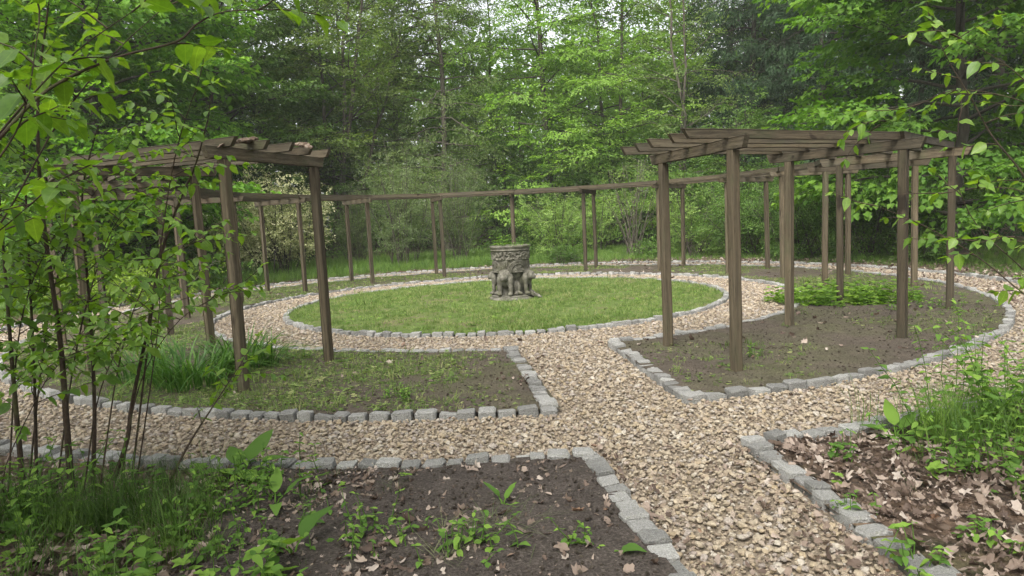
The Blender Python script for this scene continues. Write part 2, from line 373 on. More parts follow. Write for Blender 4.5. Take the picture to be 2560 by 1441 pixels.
M['lily'] = leaf_mat('lily_blade', [(0, (0.035, 0.09, 0.018)), (0.5, (0.06, 0.14, 0.025)), (1, (0.11, 0.21, 0.04))], 0.35, inst=True, gloss=0.04, rough=0.4)
M['litter'] = leaf_mat('dead_leaf', [(0, (0.06, 0.042, 0.033)), (0.3, (0.13, 0.095, 0.076)), (0.6, (0.205, 0.158, 0.128)), (0.85, (0.29, 0.235, 0.196)), (0.95, (0.37, 0.32, 0.28)), (1, (0.16, 0.09, 0.055))], 0.15, (1, 0.8, 0.6), inst=True, gloss=0.03)
def _clod(t, co):
    oi = N(t, 'ShaderNodeObjectInfo')
    c = ramp(t, oi.outputs['Random'], [(0, (0.05, 0.04, 0.032)), (0.7, (0.1, 0.082, 0.066)), (0.9, (0.16, 0.135, 0.108)), (1, (0.27, 0.23, 0.19))])
    return c, tex(t, co.outputs['Object'], 6, 4, 0.7)
M['clod'] = solid_mat('soil_clod', _clod, 0.97, True, 0.8, 0.2, 0.1)
def _darksoil(t, co):
    f = tex(t, co.outputs['Object'], 70, 4, 0.75); mid = tex(t, co.outputs['Object'], 7, 5, 0.7)
    c = ramp(t, f, [(0.3, (0.034, 0.028, 0.025)), (0.55, (0.092, 0.077, 0.067)), (0.72, (0.19, 0.163, 0.145))])
    h = N(t, 'ShaderNodeMath', operation='MULTIPLY_ADD'); t.links.new(mid, h.inputs[0]); h.inputs[1].default_value = 2.0; t.links.new(f, h.inputs[2])
    return mixc(t, 1.0, c, ramp(t, mid, [(0.3, (0.7, 0.7, 0.7)), (0.7, (1.1, 1.1, 1.1))]), 'MULTIPLY'), h.outputs[0]
M['darksoil'] = solid_mat('dark_dug_soil', _darksoil, 0.97, True, 0.9, 0.03, 0.1)

# ------------------------------------------------------------------ ground layout (a round garden about CX, CY)
CX, CY = -0.119, 13.463
R1, R2, R3, R4 = 4.17, 5.32, 8.05, 9.13
def xl(y): return 0.67 + (2.87 - y) * 0.122
def xr(y): return 1.61 + (2.84 - y) * 0.0885
def cross_az(r, f):
    y = CY - r
    for _ in range(25):
        x = f(y); y = CY - math.sqrt(max(r * r - (x - CX) ** 2, 0.01))
    return math.atan2(y - CY, x - CX)
def pol(P): return np.hypot(P[:, 0] - CX, P[:, 1] - CY), np.arctan2(P[:, 1] - CY, P[:, 0] - CX)
def on_strip(P, m=0.0): return (P[:, 1] < CY) & (P[:, 0] > xl(P[:, 1]) - m) & (P[:, 0] < xr(P[:, 1]) + m)

def floor_z(x, y):
    r = np.hypot(x - CX, y - CY)
    k = np.clip((r - R4 - 0.3) / 6, 0, 1)
    far = np.clip((r - 16) / 30, 0, 1)
    return 0.012 + 0.03 * fbm(x * 1.6, y * 1.6, 4) + k * 0.22 * (fbm(x * 0.25, y * 0.25, 9) - 0.35) + far * 0.8 * (y > CY)
def bed_z(x, y):
    return 0.008 + 0.05 * fbm(x * 1.3, y * 1.3, 2) + 0.035 * fbm(x * 4.5, y * 4.5, 5)
def lawn_z(x, y):
    return 0.02 + 0.04 * fbm(x * 0.8, y * 0.8, 12)

def grid_sheet(rs, a0f, a1f, na, zf):
    rows = []
    for r in rs:
        a = np.linspace(a0f(r), a1f(r), na)
        x = CX + r * np.cos(a); y = CY + r * np.sin(a)
        rows.append(np.stack([x, y, zf(x, y)], -1))
    V = np.concatenate(rows); nr = len(rs)
    i = np.arange(nr - 1)[:, None] * na; j = np.arange(na - 1)[None, :]
    return V, np.stack([i + j, i + na + j, i + na + j + 1, i + j + 1], -1).reshape(-1, 4)[:, ::-1]
def struct(name, V, Fq, mat, label=None):
    o = link(name, mesh_np(name, V, Fq, mat, True)); o['kind'] = 'structure'
    if label: o['label'] = label
    return o
azR = lambda r: cross_az(r, xr)
azL = lambda r: cross_az(r, xl) + 2 * PI
# the sandy bed of all the paths, one sheet under the others
V, Fq = grid_sheet(np.linspace(0.01, 19.0, 40), lambda r: 0, lambda r: 2 * PI, 120, lambda x, y: 0 * x - 0.002)
struct('gravel_path', V, Fq, M['path'])
V, Fq = grid_sheet(np.concatenate([np.linspace(R2 + 0.05, R3 - 0.05, 60)]), azR, azL, 620, bed_z)
struct('planting_bed', V, Fq, M['soil'])
V, Fq = grid_sheet(np.linspace(0.01, R1 - 0.06, 40), lambda r: 0, lambda r: 2 * PI, 200, lawn_z)
struct('lawn', V, Fq, M['lawn'])
# dug soil in the bed at the viewer's feet, left of the path
dug = np.linspace(R4 + 0.05, 11.6, 110)
V, Fq = grid_sheet(dug, lambda r: azL(r) - 2 * PI - 2.3 / r, lambda r: azL(r) - 2 * PI - 0.05 / r, 110,
                   lambda x, y: floor_z(x, y) + 0.012 + 0.03 * fbm(x * 6, y * 6, 31) + 0.014 * fbm(x * 22, y * 22, 32))
struct('dug_soil', V, Fq, M['darksoil'])
V, Fq = grid_sheet(np.concatenate([np.linspace(R4 + 0.05, 12, 40), np.linspace(12.3, 18, 24)]), azR, azL, 500, floor_z)
struct('woodland_floor', V, Fq, M['floor'])
V, Fq = grid_sheet(np.concatenate([np.linspace(17.9, 60, 50), np.linspace(63, 110, 10)]), lambda r: 0, lambda r: 2 * PI, 240, lambda x, y: floor_z(x, y) - 0.006)
struct('distant_ground', V, Fq, M['floor'])

# ------------------------------------------------------------------ cut granite setts
def sett_mesh(k):
    r = random.Random(k)
    bm = bmesh.new(); bmesh.ops.create_cube(bm, size=1.0)
    bmesh.ops.bevel(bm, geom=bm.edges[:], offset=0.065 + 0.04 * r.random(), segments=1, profile=0.6, affect='EDGES')
    for v in bm.verts:
        v.co += Vector((r.uniform(-.05, .05), r.uniform(-.05, .05), r.uniform(-.04, .04)))
    me = bpy.data.meshes.new('sett'); bm.to_mesh(me); bm.free(); me.materials.append(M['granite'])
    for p in me.polygons: p.use_smooth = False
    return me
SETTS = [sett_mesh(k) for k in range(14)]
def edging(name, label, P, width=0.10, top=0.075, pitch=0.155, jit=0.012, group='granite sett edgings'):
    """a row of setts along the polyline P; each sett an object"""
    P = np.asarray(P, float); seg = np.linalg.norm(np.diff(P, axis=0), axis=1); s = np.concatenate([[0], np.cumsum(seg)])
    mid = P[len(P) // 2]
    root = thing(name, label, 'stone edging', (mid[0], mid[1], 0), 0, group)
    t = 0.0; n = 0
    while t < s[-1] - 0.05:
        L = pitch * random.uniform(0.78, 1.22); c = t + L / 2; t += L
        c = min(c, s[-1])
        x = np.interp(c, s, P[:, 0]); y = np.interp(c, s, P[:, 1])
        e = 0.05; x2 = np.interp(min(c + e, s[-1]), s, P[:, 0]); y2 = np.interp(min(c + e, s[-1]), s, P[:, 1]); x1 = np.interp(c - e, s, P[:, 0]); y1 = np.interp(c - e, s, P[:, 1])
        q = project(np.array([[x, y, 0.05]]))[0]
        if q[2] < 0.5 or q[0] < -400 or q[0] > W0 + 400 or q[1] > H0 + 500: continue
        a = math.atan2(y2 - y1, x2 - x1)
        h = 0.14; z = top - h / 2 + random.uniform(-.022, .014)
        o = link('sett', SETTS[random.randrange(len(SETTS))], root,
                 (x - mid[0] + random.uniform(-jit, jit), y - mid[1] + random.uniform(-jit, jit), z),
                 (random.uniform(-.10, .10), random.uniform(-.10, .10), a + random.uniform(-.06, .06) + PI * random.randrange(2)),
                 (L * random.uniform(0.80, 0.90), width * random.uniform(0.85, 1.1), h))
        n += 1
    return root, n
def arc(r, a0, a1):
    a = np.linspace(a0, a1, 400); return np.stack([CX + r * np.cos(a), CY + r * np.sin(a)], -1)
cnt = []
cnt.append(edging('sett_edging', 'grey granite sett ring round the lawn with the stone urn', arc(R1 - 0.05, -PI / 2, 1.5 * PI), pitch=0.15)[1])
cnt.append(edging('sett_edging', 'arc of grey setts on the inner side of the brown planting bed', arc(R2 + 0.04, azR(R2), azL(R2)), pitch=0.16)[1])
cnt.append(edging('sett_edging', 'long arc of grey setts on the outer side of the brown planting bed', arc(R3 - 0.03, azR(R3), azL(R3)), pitch=0.172)[1])
ys = np.linspace(CY - R2 + 0.03, CY - R3 + 0.03, 20)
cnt.append(edging('sett_edging', 'short straight row of setts left of the cross path, beside the mossy bed', np.stack([xl(ys) - 0.06 - 0.03, ys], -1), pitch=0.118, width=0.13)[1])
ys = np.linspace(CY - R2 - 0.02 + 0.14, CY - R3 + 0.14, 20)
cnt.append(edging('sett_edging', 'short straight row of setts right of the cross path, beside the bare bed', np.stack([xr(ys) + 0.06, ys], -1), pitch=0.118, width=0.13)[1])
aL4, aR4 = azL(R4) - 2 * PI, azR(R4)
cnt.append(edging('sett_edging', 'curved row of setts behind the dark dug soil at front left', arc(R4 + 0.05, aL4, aL4 - math.radians(52)), pitch=0.135, width=0.115, top=0.085)[1])
cnt.append(edging('sett_edging', 'curved row of setts at front right beside the dead leaves and grass tuft', arc(R4 + 0.05, aR4, aR4 + math.radians(48)), pitch=0.14, width=0.115, top=0.085)[1])
cnt.append(edging('sett_edging', 'distant curved row of setts along the far edge of the outer gravel path', arc(R4 + 0.05, math.radians(-20), math.radians(200)), pitch=0.16)[1])
ys = np.linspace(CY - R4 + 0.0, 1.6, 20)
cnt.append(edging('sett_edging', 'straight row of setts at bottom between the dark dug soil and the gravel', np.stack([xl(ys) - 0.05, ys], -1), pitch=0.128, width=0.13, top=0.085)[1])
cnt.append(edging('sett_edging', 'straight loose row of setts at bottom right between gravel and dead leaves', np.stack([xr(ys) + 0.06, ys], -1), pitch=0.14, width=0.125, top=0.075, jit=0.016)[1])
print('setts', cnt)

# ------------------------------------------------------------------ scattering (gravel, grass, litter, ground cover): one object each
def scatter(name, P, rot, scl, protos, label, cat=None):
    """one object whose node group sets copies of the proto meshes on the points"""
    n = len(P)
    me = bpy.data.meshes.new(name + '_points'); me.vertices.add(n)
    me.vertices.foreach_set('co', np.asarray(P, np.float32).ravel())
    a = me.attributes.new('rot', 'FLOAT_VECTOR', 'POINT'); a.data.foreach_set('vector', np.asarray(rot, np.float32).ravel())
    a = me.attributes.new('scl', 'FLOAT_VECTOR', 'POINT'); a.data.foreach_set('vector', np.asarray(scl, np.float32).ravel())
    a = me.attributes.new('idx', 'INT', 'POINT'); a.data.foreach_set('value', rng.integers(0, len(protos), n).astype(np.int32))
    o = link(name, me); tag(o, label, cat, None, 'stuff')
    g = bpy.data.node_groups.new(name + '_nodes', 'GeometryNodeTree')
    g.interface.new_socket('Geometry', in_out='INPUT', socket_type='NodeSocketGeometry')
    g.interface.new_socket('Geometry', in_out='OUTPUT', socket_type='NodeSocketGeometry')
    gi = g.nodes.new('NodeGroupInput'); go = g.nodes.new('NodeGroupOutput')
    m2p = g.nodes.new('GeometryNodeMeshToPoints')
    iop = g.nodes.new('GeometryNodeInstanceOnPoints'); iop.inputs['Pick Instance'].default_value = True
    jn = g.nodes.new('GeometryNodeJoinGeometry')
    for pm in protos:
        po = bpy.data.objects.new(name + '_piece', pm)
        oi = g.nodes.new('GeometryNodeObjectInfo'); oi.inputs['Object'].default_value = po
        gti = g.nodes.new('GeometryNodeGeometryToInstance')
        g.links.new(oi.outputs['Geometry'], gti.inputs[0]); g.links.new(gti.outputs[0], jn.inputs[0])
    def attr(nm, ty):
        q = g.nodes.new('GeometryNodeInputNamedAttribute'); q.data_type = ty; q.inputs['Name'].default_value = nm
        return [s for s in q.outputs if s.enabled and s.name == 'Attribute'][0]
    g.links.new(gi.outputs[0], m2p.inputs[0]); g.links.new(m2p.outputs[0], iop.inputs['Points'])
    g.links.new(jn.outputs[0], iop.inputs['Instance'])
    g.links.new(attr('idx', 'INT'), iop.inputs['Instance Index'])
    g.links.new(attr('rot', 'FLOAT_VECTOR'), iop.inputs['Rotation'])
    g.links.new(attr('scl', 'FLOAT_VECTOR'), iop.inputs['Scale'])
    g.links.new(iop.outputs[0], go.inputs[0])
    md = o.modifiers.new('pieces', 'NODES'); md.node_group = g
    return o
def jgrid(x0, x1, y0, y1, s):
    nx, ny = int((x1 - x0) / s) + 1, int((y1 - y0) / s) + 1
    X, Y = np.meshgrid(x0 + np.arange(nx) * s, y0 + np.arange(ny) * s)
    X = X + rng.uniform(-.48, .48, X.shape) * s; Y = Y + rng.uniform(-.48, .48, Y.shape) * s
    return np.stack([X.ravel(), Y.ravel(), np.zeros(X.size)], -1)
def yaw_rot(n, tilt=0.0):
    return np.stack([rng.normal(0, tilt, n), rng.normal(0, tilt, n), rng.uniform(0, 2 * PI, n)], -1)

# --- gravel
def pebble_mesh(k):
    r = np.random.default_rng(100 + k)
    bm = bmesh.new(); bmesh.ops.create_icosphere(bm, subdivisions=1 if k % 2 else 2, radius=0.5)
    cuts = [(unit(r.normal(size=3)), r.uniform(0.27, 0.42)) for _ in range(7)]
    sc = (1.0, r.uniform(0.6, 0.92), r.uniform(0.42, 0.6))
    for v in bm.verts:
        p = np.array(v.co)
        for nrm, d in cuts:
            h = p @ nrm - d
            if h > 0: p = p - nrm * h * 0.92
        p = p * sc + r.normal(0, 0.012, 3)
        v.co = p
    me = bpy.data.meshes.new('pebble'); bm.to_mesh(me); bm.free()
    me.polygons.foreach_set('use_smooth', np.ones(len(me.polygons), bool) if k % 3 == 0 else np.zeros(len(me.polygons), bool))
    me.materials.append(M['pebble']); return me
PEB = [pebble_mesh(k) for k in range(8)]
def gravel_mask(P):
    r, a = pol(P)
    strip = on_strip(P, -0.02)
    return ((r > R1 + 0.01) & (r < R2 - 0.01)) | ((r > R3 + 0.02) & (r < R4 - 0.0)) | (strip & (r > R2 - 0.05))
pts = []
for s, lo, hi in ((0.030, 1.2, 5.5), (0.034, 5.5, 9.5), (0.043, 9.5, 26)):
    P = jgrid(-10, 10, 1.2, 23.5, s)
    d = np.hypot(P[:, 0], P[:, 1])
    P = P[(d >= lo) & (d < hi)]
    P = P[gravel_mask(P)]; P = P[in_view(P, 450)]
    k = {0.030: 1.0, 0.034: 1.04, 0.043: 1.2}[s]
    sz = (0.018 + 0.036 * rng.random(len(P)) ** 2.4) * k * (1 + 0.25 * (rng.random(len(P)) < 0.06))
    pts.append((P, sz))
P = np.concatenate([p for p, _ in pts]); sz = np.concatenate([s for _, s in pts])
P[:, 2] = sz * 0.16 + rng.random(len(P)) * 0.013 + 0.006 * fbm(P[:, 0] * 2.5, P[:, 1] * 2.5, 41)
scatter('gravel', P, yaw_rot(len(P), 0.3), np.stack([sz * 1.15] * 3, -1), PEB, 'loose buff limestone gravel lying on the paths', 'gravel')
print('pebbles', len(P))

# --- grass prototypes
def tuft_mesh(seed, n, h, spread, w, lean, mat, segs=2):
    r = np.random.default_rng(seed); V = []; Fq = []
    for _ in range(n):
        b = np.array([*(r.normal(0, spread, 2)), -0.005]); a = r.uniform(0, 2 * PI); l = h * r.uniform(0.5, 1.15)
        d = np.array([math.cos(a), math.sin(a), 0]); sd = np.array([-d[1], d[0], 0]); ln = lean * r.uniform(0.2, 1.3)
        k0 = len(V)
        for s in range(segs + 1):
            t = s / segs
            c = b + d * (ln * l * t ** 1.8) + np.array([0, 0, l * t * (1 - 0.35 * ln * t)])
            ww = w * (1 - t) ** 0.7 * (0.8 + 0.4 * t)
            if s < segs: V += [c - sd * ww / 2, c + sd * ww / 2]
            else: V += [c]
        for s in range(segs - 1): Fq.append((k0 + 2 * s, k0 + 2 * s + 1, k0 + 2 * s + 3, k0 + 2 * s + 2))
        e = k0 + 2 * (segs - 1); Fq.append((e, e + 1, e + 2, e + 2))
    me = bpy.data.meshes.new('tuft'); me.from_pydata([tuple(v) for v in V], [], [f if f[2] != f[3] else f[:3] for f in Fq]); me.materials.append(mat)
    return me
def rosette_mesh(seed, n, l, w, mat, up=0.5, lay=1):
    """a small broad-leaved weed seen as a whorl of pointed leaves"""
    r = np.random.default_rng(seed); V = []; F3 = []
    for q in range(lay):
        z0 = q * l * 0.8
        for i in range(n):
            a = 2 * PI * i / n + r.uniform(-.4, .4) + q * 0.8; L = l * r.uniform(0.6, 1.15) * (1 - 0.25 * q); e = up * r.uniform(0.3, 1.2)
            d = np.array([math.cos(a), math.sin(a), 0]); s = np.array([-d[1], d[0], 0]); k0 = len(V)
            z = np.array([0, 0, 1.0])
            V += [z * z0, z * z0 + d * L * 0.45 - s * w / 2 + z * L * e * 0.6, z * z0 + d * L * 0.5 + z * L * e * 0.45, z * z0 + d * L * 0.45 + s * w / 2 + z * L * e * 0.6, z * z0 + d * L + z * L * e * 0.45]
            F3 += [(k0, k0 + 2, k0 + 1), (k0, k0 + 3, k0 + 2), (k0 + 1, k0 + 2, k0 + 4), (k0 + 2, k0 + 3, k0 + 4)]
    me = bpy.data.meshes.new('weed'); me.from_pydata([tuple(v) for v in V], [], F3); me.materials.append(mat); return me
GR = [tuft_mesh(10 + k, 16, 0.065, 0.035, 0.006, 0.7, M['grass']) for k in range(4)] + [rosette_mesh(30 + k, 6, 0.035, 0.02, M['herb'], 0.4) for k in range(2)]
P = jgrid(CX - R1, CX + R1, CY - R1, CY + R1, 0.052)
r, a = pol(P); P = P[r < R1 - 0.09 + 0.06 * (fbm(P[:, 0] * 4, P[:, 1] * 4, 19) - 0.4)]
dens = fbm(P[:, 0] * 0.9, P[:, 1] * 0.9, 3)
thin = fbm(P[:, 0] * 3.2, P[:, 1] * 3.2, 8)
P = P[rng.random(len(P)) < np.clip(1.75 - 1.5 * dens - 0.9 * thin, 0.15, 1)]
P[:, 2] = lawn_z(P[:, 0], P[:, 1])
s = (0.55 + 0.8 * rng.random(len(P)) * (0.5 + 1.0 * fbm(P[:, 0] * 1.4, P[:, 1] * 1.4, 17))) * np.where(rng.random(len(P)) < 0.03, 1.9, 1.0)
scatter('lawn_grass', P, yaw_rot(len(P), 0.15), np.stack([s, s, s * rng.uniform(0.7, 1.3, len(P))], -1), GR, 'short patchy grass of the round lawn about the urn', 'grass')
# --- longer grass outside the outer path
TG = [tuft_mesh(50 + k, 20, 0.34, 0.07, 0.009, 0.55, M['tallgrass'], 3) for k in range(4)]
P = jgrid(-20, 18, 10, 33, 0.135); r, a = pol(P)
mask = fbm(P[:, 0] * 0.35, P[:, 1] * 0.35, 21)
adeg = np.degrees(a)
k = np.where((adeg > 75) & (adeg < 175), 1.0, np.where((adeg > 20) & (adeg <= 75), 0.75, np.where((adeg > -60) & (adeg <= 20), 0.75, 0.5)))
edge = np.clip((r - R4 - 0.25) / 1.5, 0, 1)
keep = (r > R4 + 0.3) & (r < 18) & (rng.random(len(P)) < k * (0.25 + 0.75 * edge) * np.clip(0.4 + 1.4 * mask, 0, 1))
P = P[keep & in_view(P, 300)]; P[:, 2] = floor_z(P[:, 0], P[:, 1]); r, a = pol(P)
s = (0.45 + 0.75 * rng.random(len(P))) * np.clip(0.45 + 0.4 * (r - R4), 0.45, 1.0) * np.where(P[:, 0] > 6, 0.55, np.where(P[:, 0] > 2, 0.75, 1.0))
scatter('meadow_grass', P, yaw_rot(len(P), 0.12), np.stack([s * 1.1, s * 1.1, s], -1), TG, 'longer grass growing between the outer path and the trees', 'grass')
# --- thin moss grass and weeds over the beds
BW = [rosette_mesh(60 + k, 6, 0.026, 0.012, M['grass'], 0.5, 1 + k % 2) for k in range(3)] + [tuft_mesh(70 + k, 9, 0.05, 0.03, 0.005, 0.9, M['grass']) for k in range(2)]
P = jgrid(-8.5, 8.5, 5, 22, 0.042); r, a = pol(P); ad = np.degrees(a)
m = (r > R2 + 0.1) & (r < R3 - 0.1) & ~on_strip(P, 0.12)
n1 = fbm(P[:, 0] * 0.8, P[:, 1] * 0.8, 33); n2 = fbm(P[:, 0] * 3, P[:, 1] * 3, 35)
base = np.where((ad > -130) & (ad < -80), np.clip(0.95 - np.clip((P[:, 0] + 1.0) / 1.2, 0, 0.9), 0.06, 1), np.where((ad >= -80) & (ad < -10), 0.10, 0.42))
m &= rng.random(len(P)) < base * np.clip((n1 - 0.38) * 5.0, 0, 1) * np.clip(n2 * 2 - 0.3, 0, 1) * 1.9
P = P[m & in_view(P, 200)]
feet = np.array([[CX + rr * math.cos(math.radians(-72 + 20 * k)), CY + rr * math.sin(math.radians(-72 + 20 * k)), 0] for k in range(17) for rr in (5.93, 7.34)])
ring = np.repeat(feet, 16, 0); ring[:, :2] += rng.normal(0, 0.075, (len(ring), 2)); P = np.concatenate([P, ring[rng.random(len(ring)) < 0.7]])
P[:, 2] = bed_z(P[:, 0], P[:, 1]); s = rng.uniform(0.5, 1.3, len(P)) * np.where(rng.random(len(P)) < 0.05, 2.2, 1.0)
scatter('bed_weeds', P, yaw_rot(len(P), 0.15), np.stack([s] * 3, -1), BW, 'thin low weeds and moss grass over the bed soil', 'weeds')
# --- leafy ground cover patch in the right bed
GC = [rosette_mesh(90 + k, 8, 0.065, 0.035, M['cover'], 0.6, 3 + k % 2) for k in range(4)]
def patch(name, label, cx, cy, rx, ry, s0, zf, protos, smin, smax, mat=None, cat='weeds'):
    P = jgrid(cx - rx, cx + rx, cy - ry, cy + ry, s0)
    d = ((P[:, 0] - cx) / rx) ** 2 + ((P[:, 1] - cy) / ry) ** 2
    P = P[(d + 0.5 * (fbm(P[:, 0] * 2.2, P[:, 1] * 2.2, 5) - 0.5) < 0.85) & (rng.random(len(P)) < 0.85)]
    P[:, 2] = zf(P[:, 0], P[:, 1]); s = rng.uniform(smin, smax, len(P))
    return scatter(name, P, yaw_rot(len(P), 0.15), np.stack([s] * 3, -1), protos, label, cat)
patch('ground_cover', 'bright green leafy ground cover round the posts of the right bed', 5.3, 11.0, 1.25, 1.0, 0.10, bed_z, GC, 0.4, 2.2)
# --- dead leaves
def dead_leaf(seed, lobes):
    r = np.random.default_rng(seed); n = 16; rings = (0.5, 1.0)
    th = np.linspace(0, 2 * PI, n, endpoint=False)
    rad = 0.5 * (0.55 + 0.45 * np.abs(np.cos(th * lobes / 2)) ** 0.8) * (1 + r.normal(0, 0.16, n))
    cu = r.uniform(0.3, 1.5); fo = r.uniform(-.9, 1.1); ax = r.uniform(0, PI); V = [(0, 0, 0.02)]
    for q in rings:
        x = rad * q * np.cos(th) * 1.2; y = rad * q * np.sin(th) * 0.8
        u = x * math.cos(ax) + y * math.sin(ax)
        z = cu * 0.8 * u ** 2 + fo * np.abs(y) * 0.8 + r.normal(0, 0.05 * q, n) + 0.06 * np.sin(th * 3 + seed) * q
        x = x * (1 - 0.35 * abs(cu) * np.abs(x)); y = y * (1 - 0.4 * abs(fo))
        V += [(x[i], y[i], z[i] + 0.02) for i in range(n)]
    F3 = [(0, 1 + i, 1 + (i + 1) % n) for i in range(n)] + [(1 + i, 1 + n + i, 1 + n + (i + 1) % n, 1 + (i + 1) % n) for i in range(n)]
    me = bpy.data.meshes.new('dead_leaf'); me.from_pydata(V, [], F3); me.materials.append(M['litter'])
    me.polygons.foreach_set('use_smooth', np.ones(len(me.polygons), bool)); return me
DL = [dead_leaf(200 + k, (5, 7, 2, 6, 9, 3)[k % 6]) for k in range(12)]
P = jgrid(-4.0, 5.5, 1.2, 7.5, 0.036); r, a = pol(P)
strip = on_strip(P, 0.08)
out = (r > R4 + 0.12) & ~strip
right = out & (P[:, 0] > 1.0); left = out & (P[:, 0] <= 1.0)
n1 = fbm(P[:, 0] * 1.5, P[:, 1] * 1.5, 51); n2 = fbm(P[:, 0] * 5, P[:, 1] * 5, 52)
pr = np.zeros(len(P))
pr[right] = np.clip(0.8 - 0.10 * np.maximum(0, r[right] * 0 + (P[right, 1] - 4.0)) * 3, 0.3, 0.9) * np.clip(n2[right] * 2.2, 0.55, 1) * 1.15
pr[left] = np.clip(0.26 + 0.75 * np.clip((-0.15 - P[left, 0]) / 1.0, 0, 1) + 0.5 * (n1[left] - 0.5), 0.05, 0.85) * np.clip(n2[left] * 1.6, 0.2, 1)
# drifts along the setts and on the gravel
dl = np.minimum(np.abs(P[:, 0] - xl(P[:, 1])), np.abs(P[:, 0] - xr(P[:, 1])))
gm = gravel_mask(P)
pr[gm] = 0.014 + 0.25 * np.exp(-((r[gm] - R4) / 0.10) ** 2) * (n1[gm] > 0.45) + 0.12 * np.exp(-((r[gm] - R3) / 0.08) ** 2) * (n1[gm] > 0.5)
lo = gm & (P[:, 1] < 4.6) & on_strip(P, -0.02)
pr[lo] = 0.05 + 0.7 * np.exp(-(dl[lo] / 0.17) ** 2) * (0.4 + n1[lo]) + np.clip((4.3 - P[lo, 1]) * 0.3, 0, 0.5) * n2[lo] * 1.4
bed = (r > R2 + 0.1) & (r < R3 - 0.08) & ~strip
pr[bed] = 0.006 + 0.10 * np.exp(-((xl(P[bed, 1]) - 0.15 - P[bed, 0]) / 0.25) ** 2) * (P[bed, 1] < 6.8)
P = P[(rng.random(len(P)) < pr) & in_view(P, 800)]
r, a = pol(P); z = np.where(gravel_mask(P), 0.03, np.where(r > R4, floor_z(P[:, 0], P[:, 1]) + 0.02, bed_z(P[:, 0], P[:, 1])))
P[:, 2] = z + rng.random(len(P)) * 0.025
s = (0.02 + 0.066 * rng.random(len(P)) ** 2.4) * np.where((r > R4) & (P[:, 0] > 1.2), 1.05, 1.0) * np.where(gravel_mask(P), 0.7, 1)
scatter('leaf_litter', P, yaw_rot(len(P), 0.5), np.stack([s, s, s * rng.uniform(0.5, 1.1, len(P))], -1), DL, 'dry brown fallen leaves lying on the near beds and path edges', 'dead leaves')
print('litter', len(P))
# farther litter: strip beyond the outer path at right and back, bits in the beds
P = jgrid(-10, 14, 7, 26, 0.085); r, a = pol(P); ad = np.degrees(a)
n1 = fbm(P[:, 0] * 0.7, P[:, 1] * 0.7, 61)
pr = np.zeros(len(P)); o_ = (r > R4 + 0.12) & (r < 13)
pr[o_] = np.clip(0.9 - (r[o_] - R4) * 0.35, 0.05, 1) * np.where((ad[o_] > -40) & (ad[o_] < 80), 0.8, 0.3) * np.clip(n1[o_] * 1.8 - 0.2, 0, 1)
pr[gravel_mask(P)] = 0.012
pr[(r > R2) & (r < R3)] = 0.02
gm = gravel_mask(P) & (ad > -30) & (ad < 75) & (r > R3); pr[gm] = 0.22
P = P[(rng.random(len(P)) < pr) & in_view(P, 200)]; r, a = pol(P)
P[:, 2] = np.where(gravel_mask(P), 0.035, np.where(r > R4, floor_z(P[:, 0], P[:, 1]) + 0.02, bed_z(P[:, 0], P[:, 1]) + 0.01))
s = rng.uniform(0.05, 0.11, len(P))
scatter('leaf_litter', P, yaw_rot(len(P), 0.4), np.stack([s, s, s], -1), DL, 'dry brown fallen leaves beyond the outer path', 'dead leaves')
# soil crumbs in the dug bed and in the big bed
P = jgrid(-2.5, 6.8, 1.6, 10.5, 0.04); r, a = pol(P)
m = (((r > R4 + 0.12) & (P[:, 0] < 1)) | ((r > R2 + .1) & (r < R3 - .1))) & ~on_strip(P, 0.12)
m &= rng.random(len(P)) < np.where(r > R4, 0.75, 0.35)
P = P[m & in_view(P, 100)]; r, a = pol(P); P[:, 2] = np.where(r > R4, floor_z(P[:, 0], P[:, 1]) + 0.036, bed_z(P[:, 0], P[:, 1]) + 0.003)
s = 0.008 + 0.03 * rng.random(len(P)) ** 3
CL = []
for k in range(3):
    c = PEB[k].copy(); c.materials.clear(); c.materials.append(M['clod']); CL.append(c)
scatter('soil_crumbs', P, yaw_rot(len(P), 0.5), np.stack([s] * 3, -1), CL, 'small crumbs of soil on the near beds', 'soil')

# ------------------------------------------------------------------ pergola: 17 pairs of posts on a ring, open at the cross path
def beam_mesh(name, L, w, h, mat, axis=0, seed=0, chamfer=0.0, nseg=6, twist=0.004):
    """a sawn timber along X (axis 0) or Z (axis 2) with eased edges, uneven faces and optionally bevelled ends"""
    r = random.Random(seed)
    prof = []
    e = min(w, h) * 0.09
    for sx, sy in ((-1, -1), (1, -1), (1, 1), (-1, 1)):
        a = (sx * (w / 2 - e), sy * h / 2); b = (sx * w / 2, sy * (h / 2 - e))
        prof += [a, b] if sx * sy > 0 else [b, a]
    prof = np.array(prof); n = len(prof)
    ts = np.linspace(0, L, nseg + 1); V = []
    for i, t in enumerate(ts):
        dx = r.uniform(-twist, twist); dy = r.uniform(-twist, twist)
        for (py, pz) in prof:
            s = t
            if chamfer and i == 0 and pz < 0: s = t + chamfer
            if chamfer and i == nseg and pz < 0: s = t - chamfer
            V.append((s, py + dx, pz + dy))
    V = np.array(V)
    F = []
    for i in range(nseg):
        for j in range(n):
            F.append((i * n + j, i * n + (j + 1) % n, (i + 1) * n + (j + 1) % n, (i + 1) * n + j))
    caps = [tuple(range(n))[::-1], tuple(range(nseg * n, nseg * n + n))]
    if axis == 2: V = V[:, [1, 2, 0]]
    me = bpy.data.meshes.new(name); me.from_pydata([tuple(v) for v in V], [], F + caps); me.materials.append(mat)
    bm = bmesh.new(); bm.from_mesh(me); bmesh.ops.recalc_face_normals(bm, faces=bm.faces); bm.to_mesh(me); bm.free()
    return me
NP = 17
PAZ = [math.radians(-72 + 20 * k) for k in range(NP)]
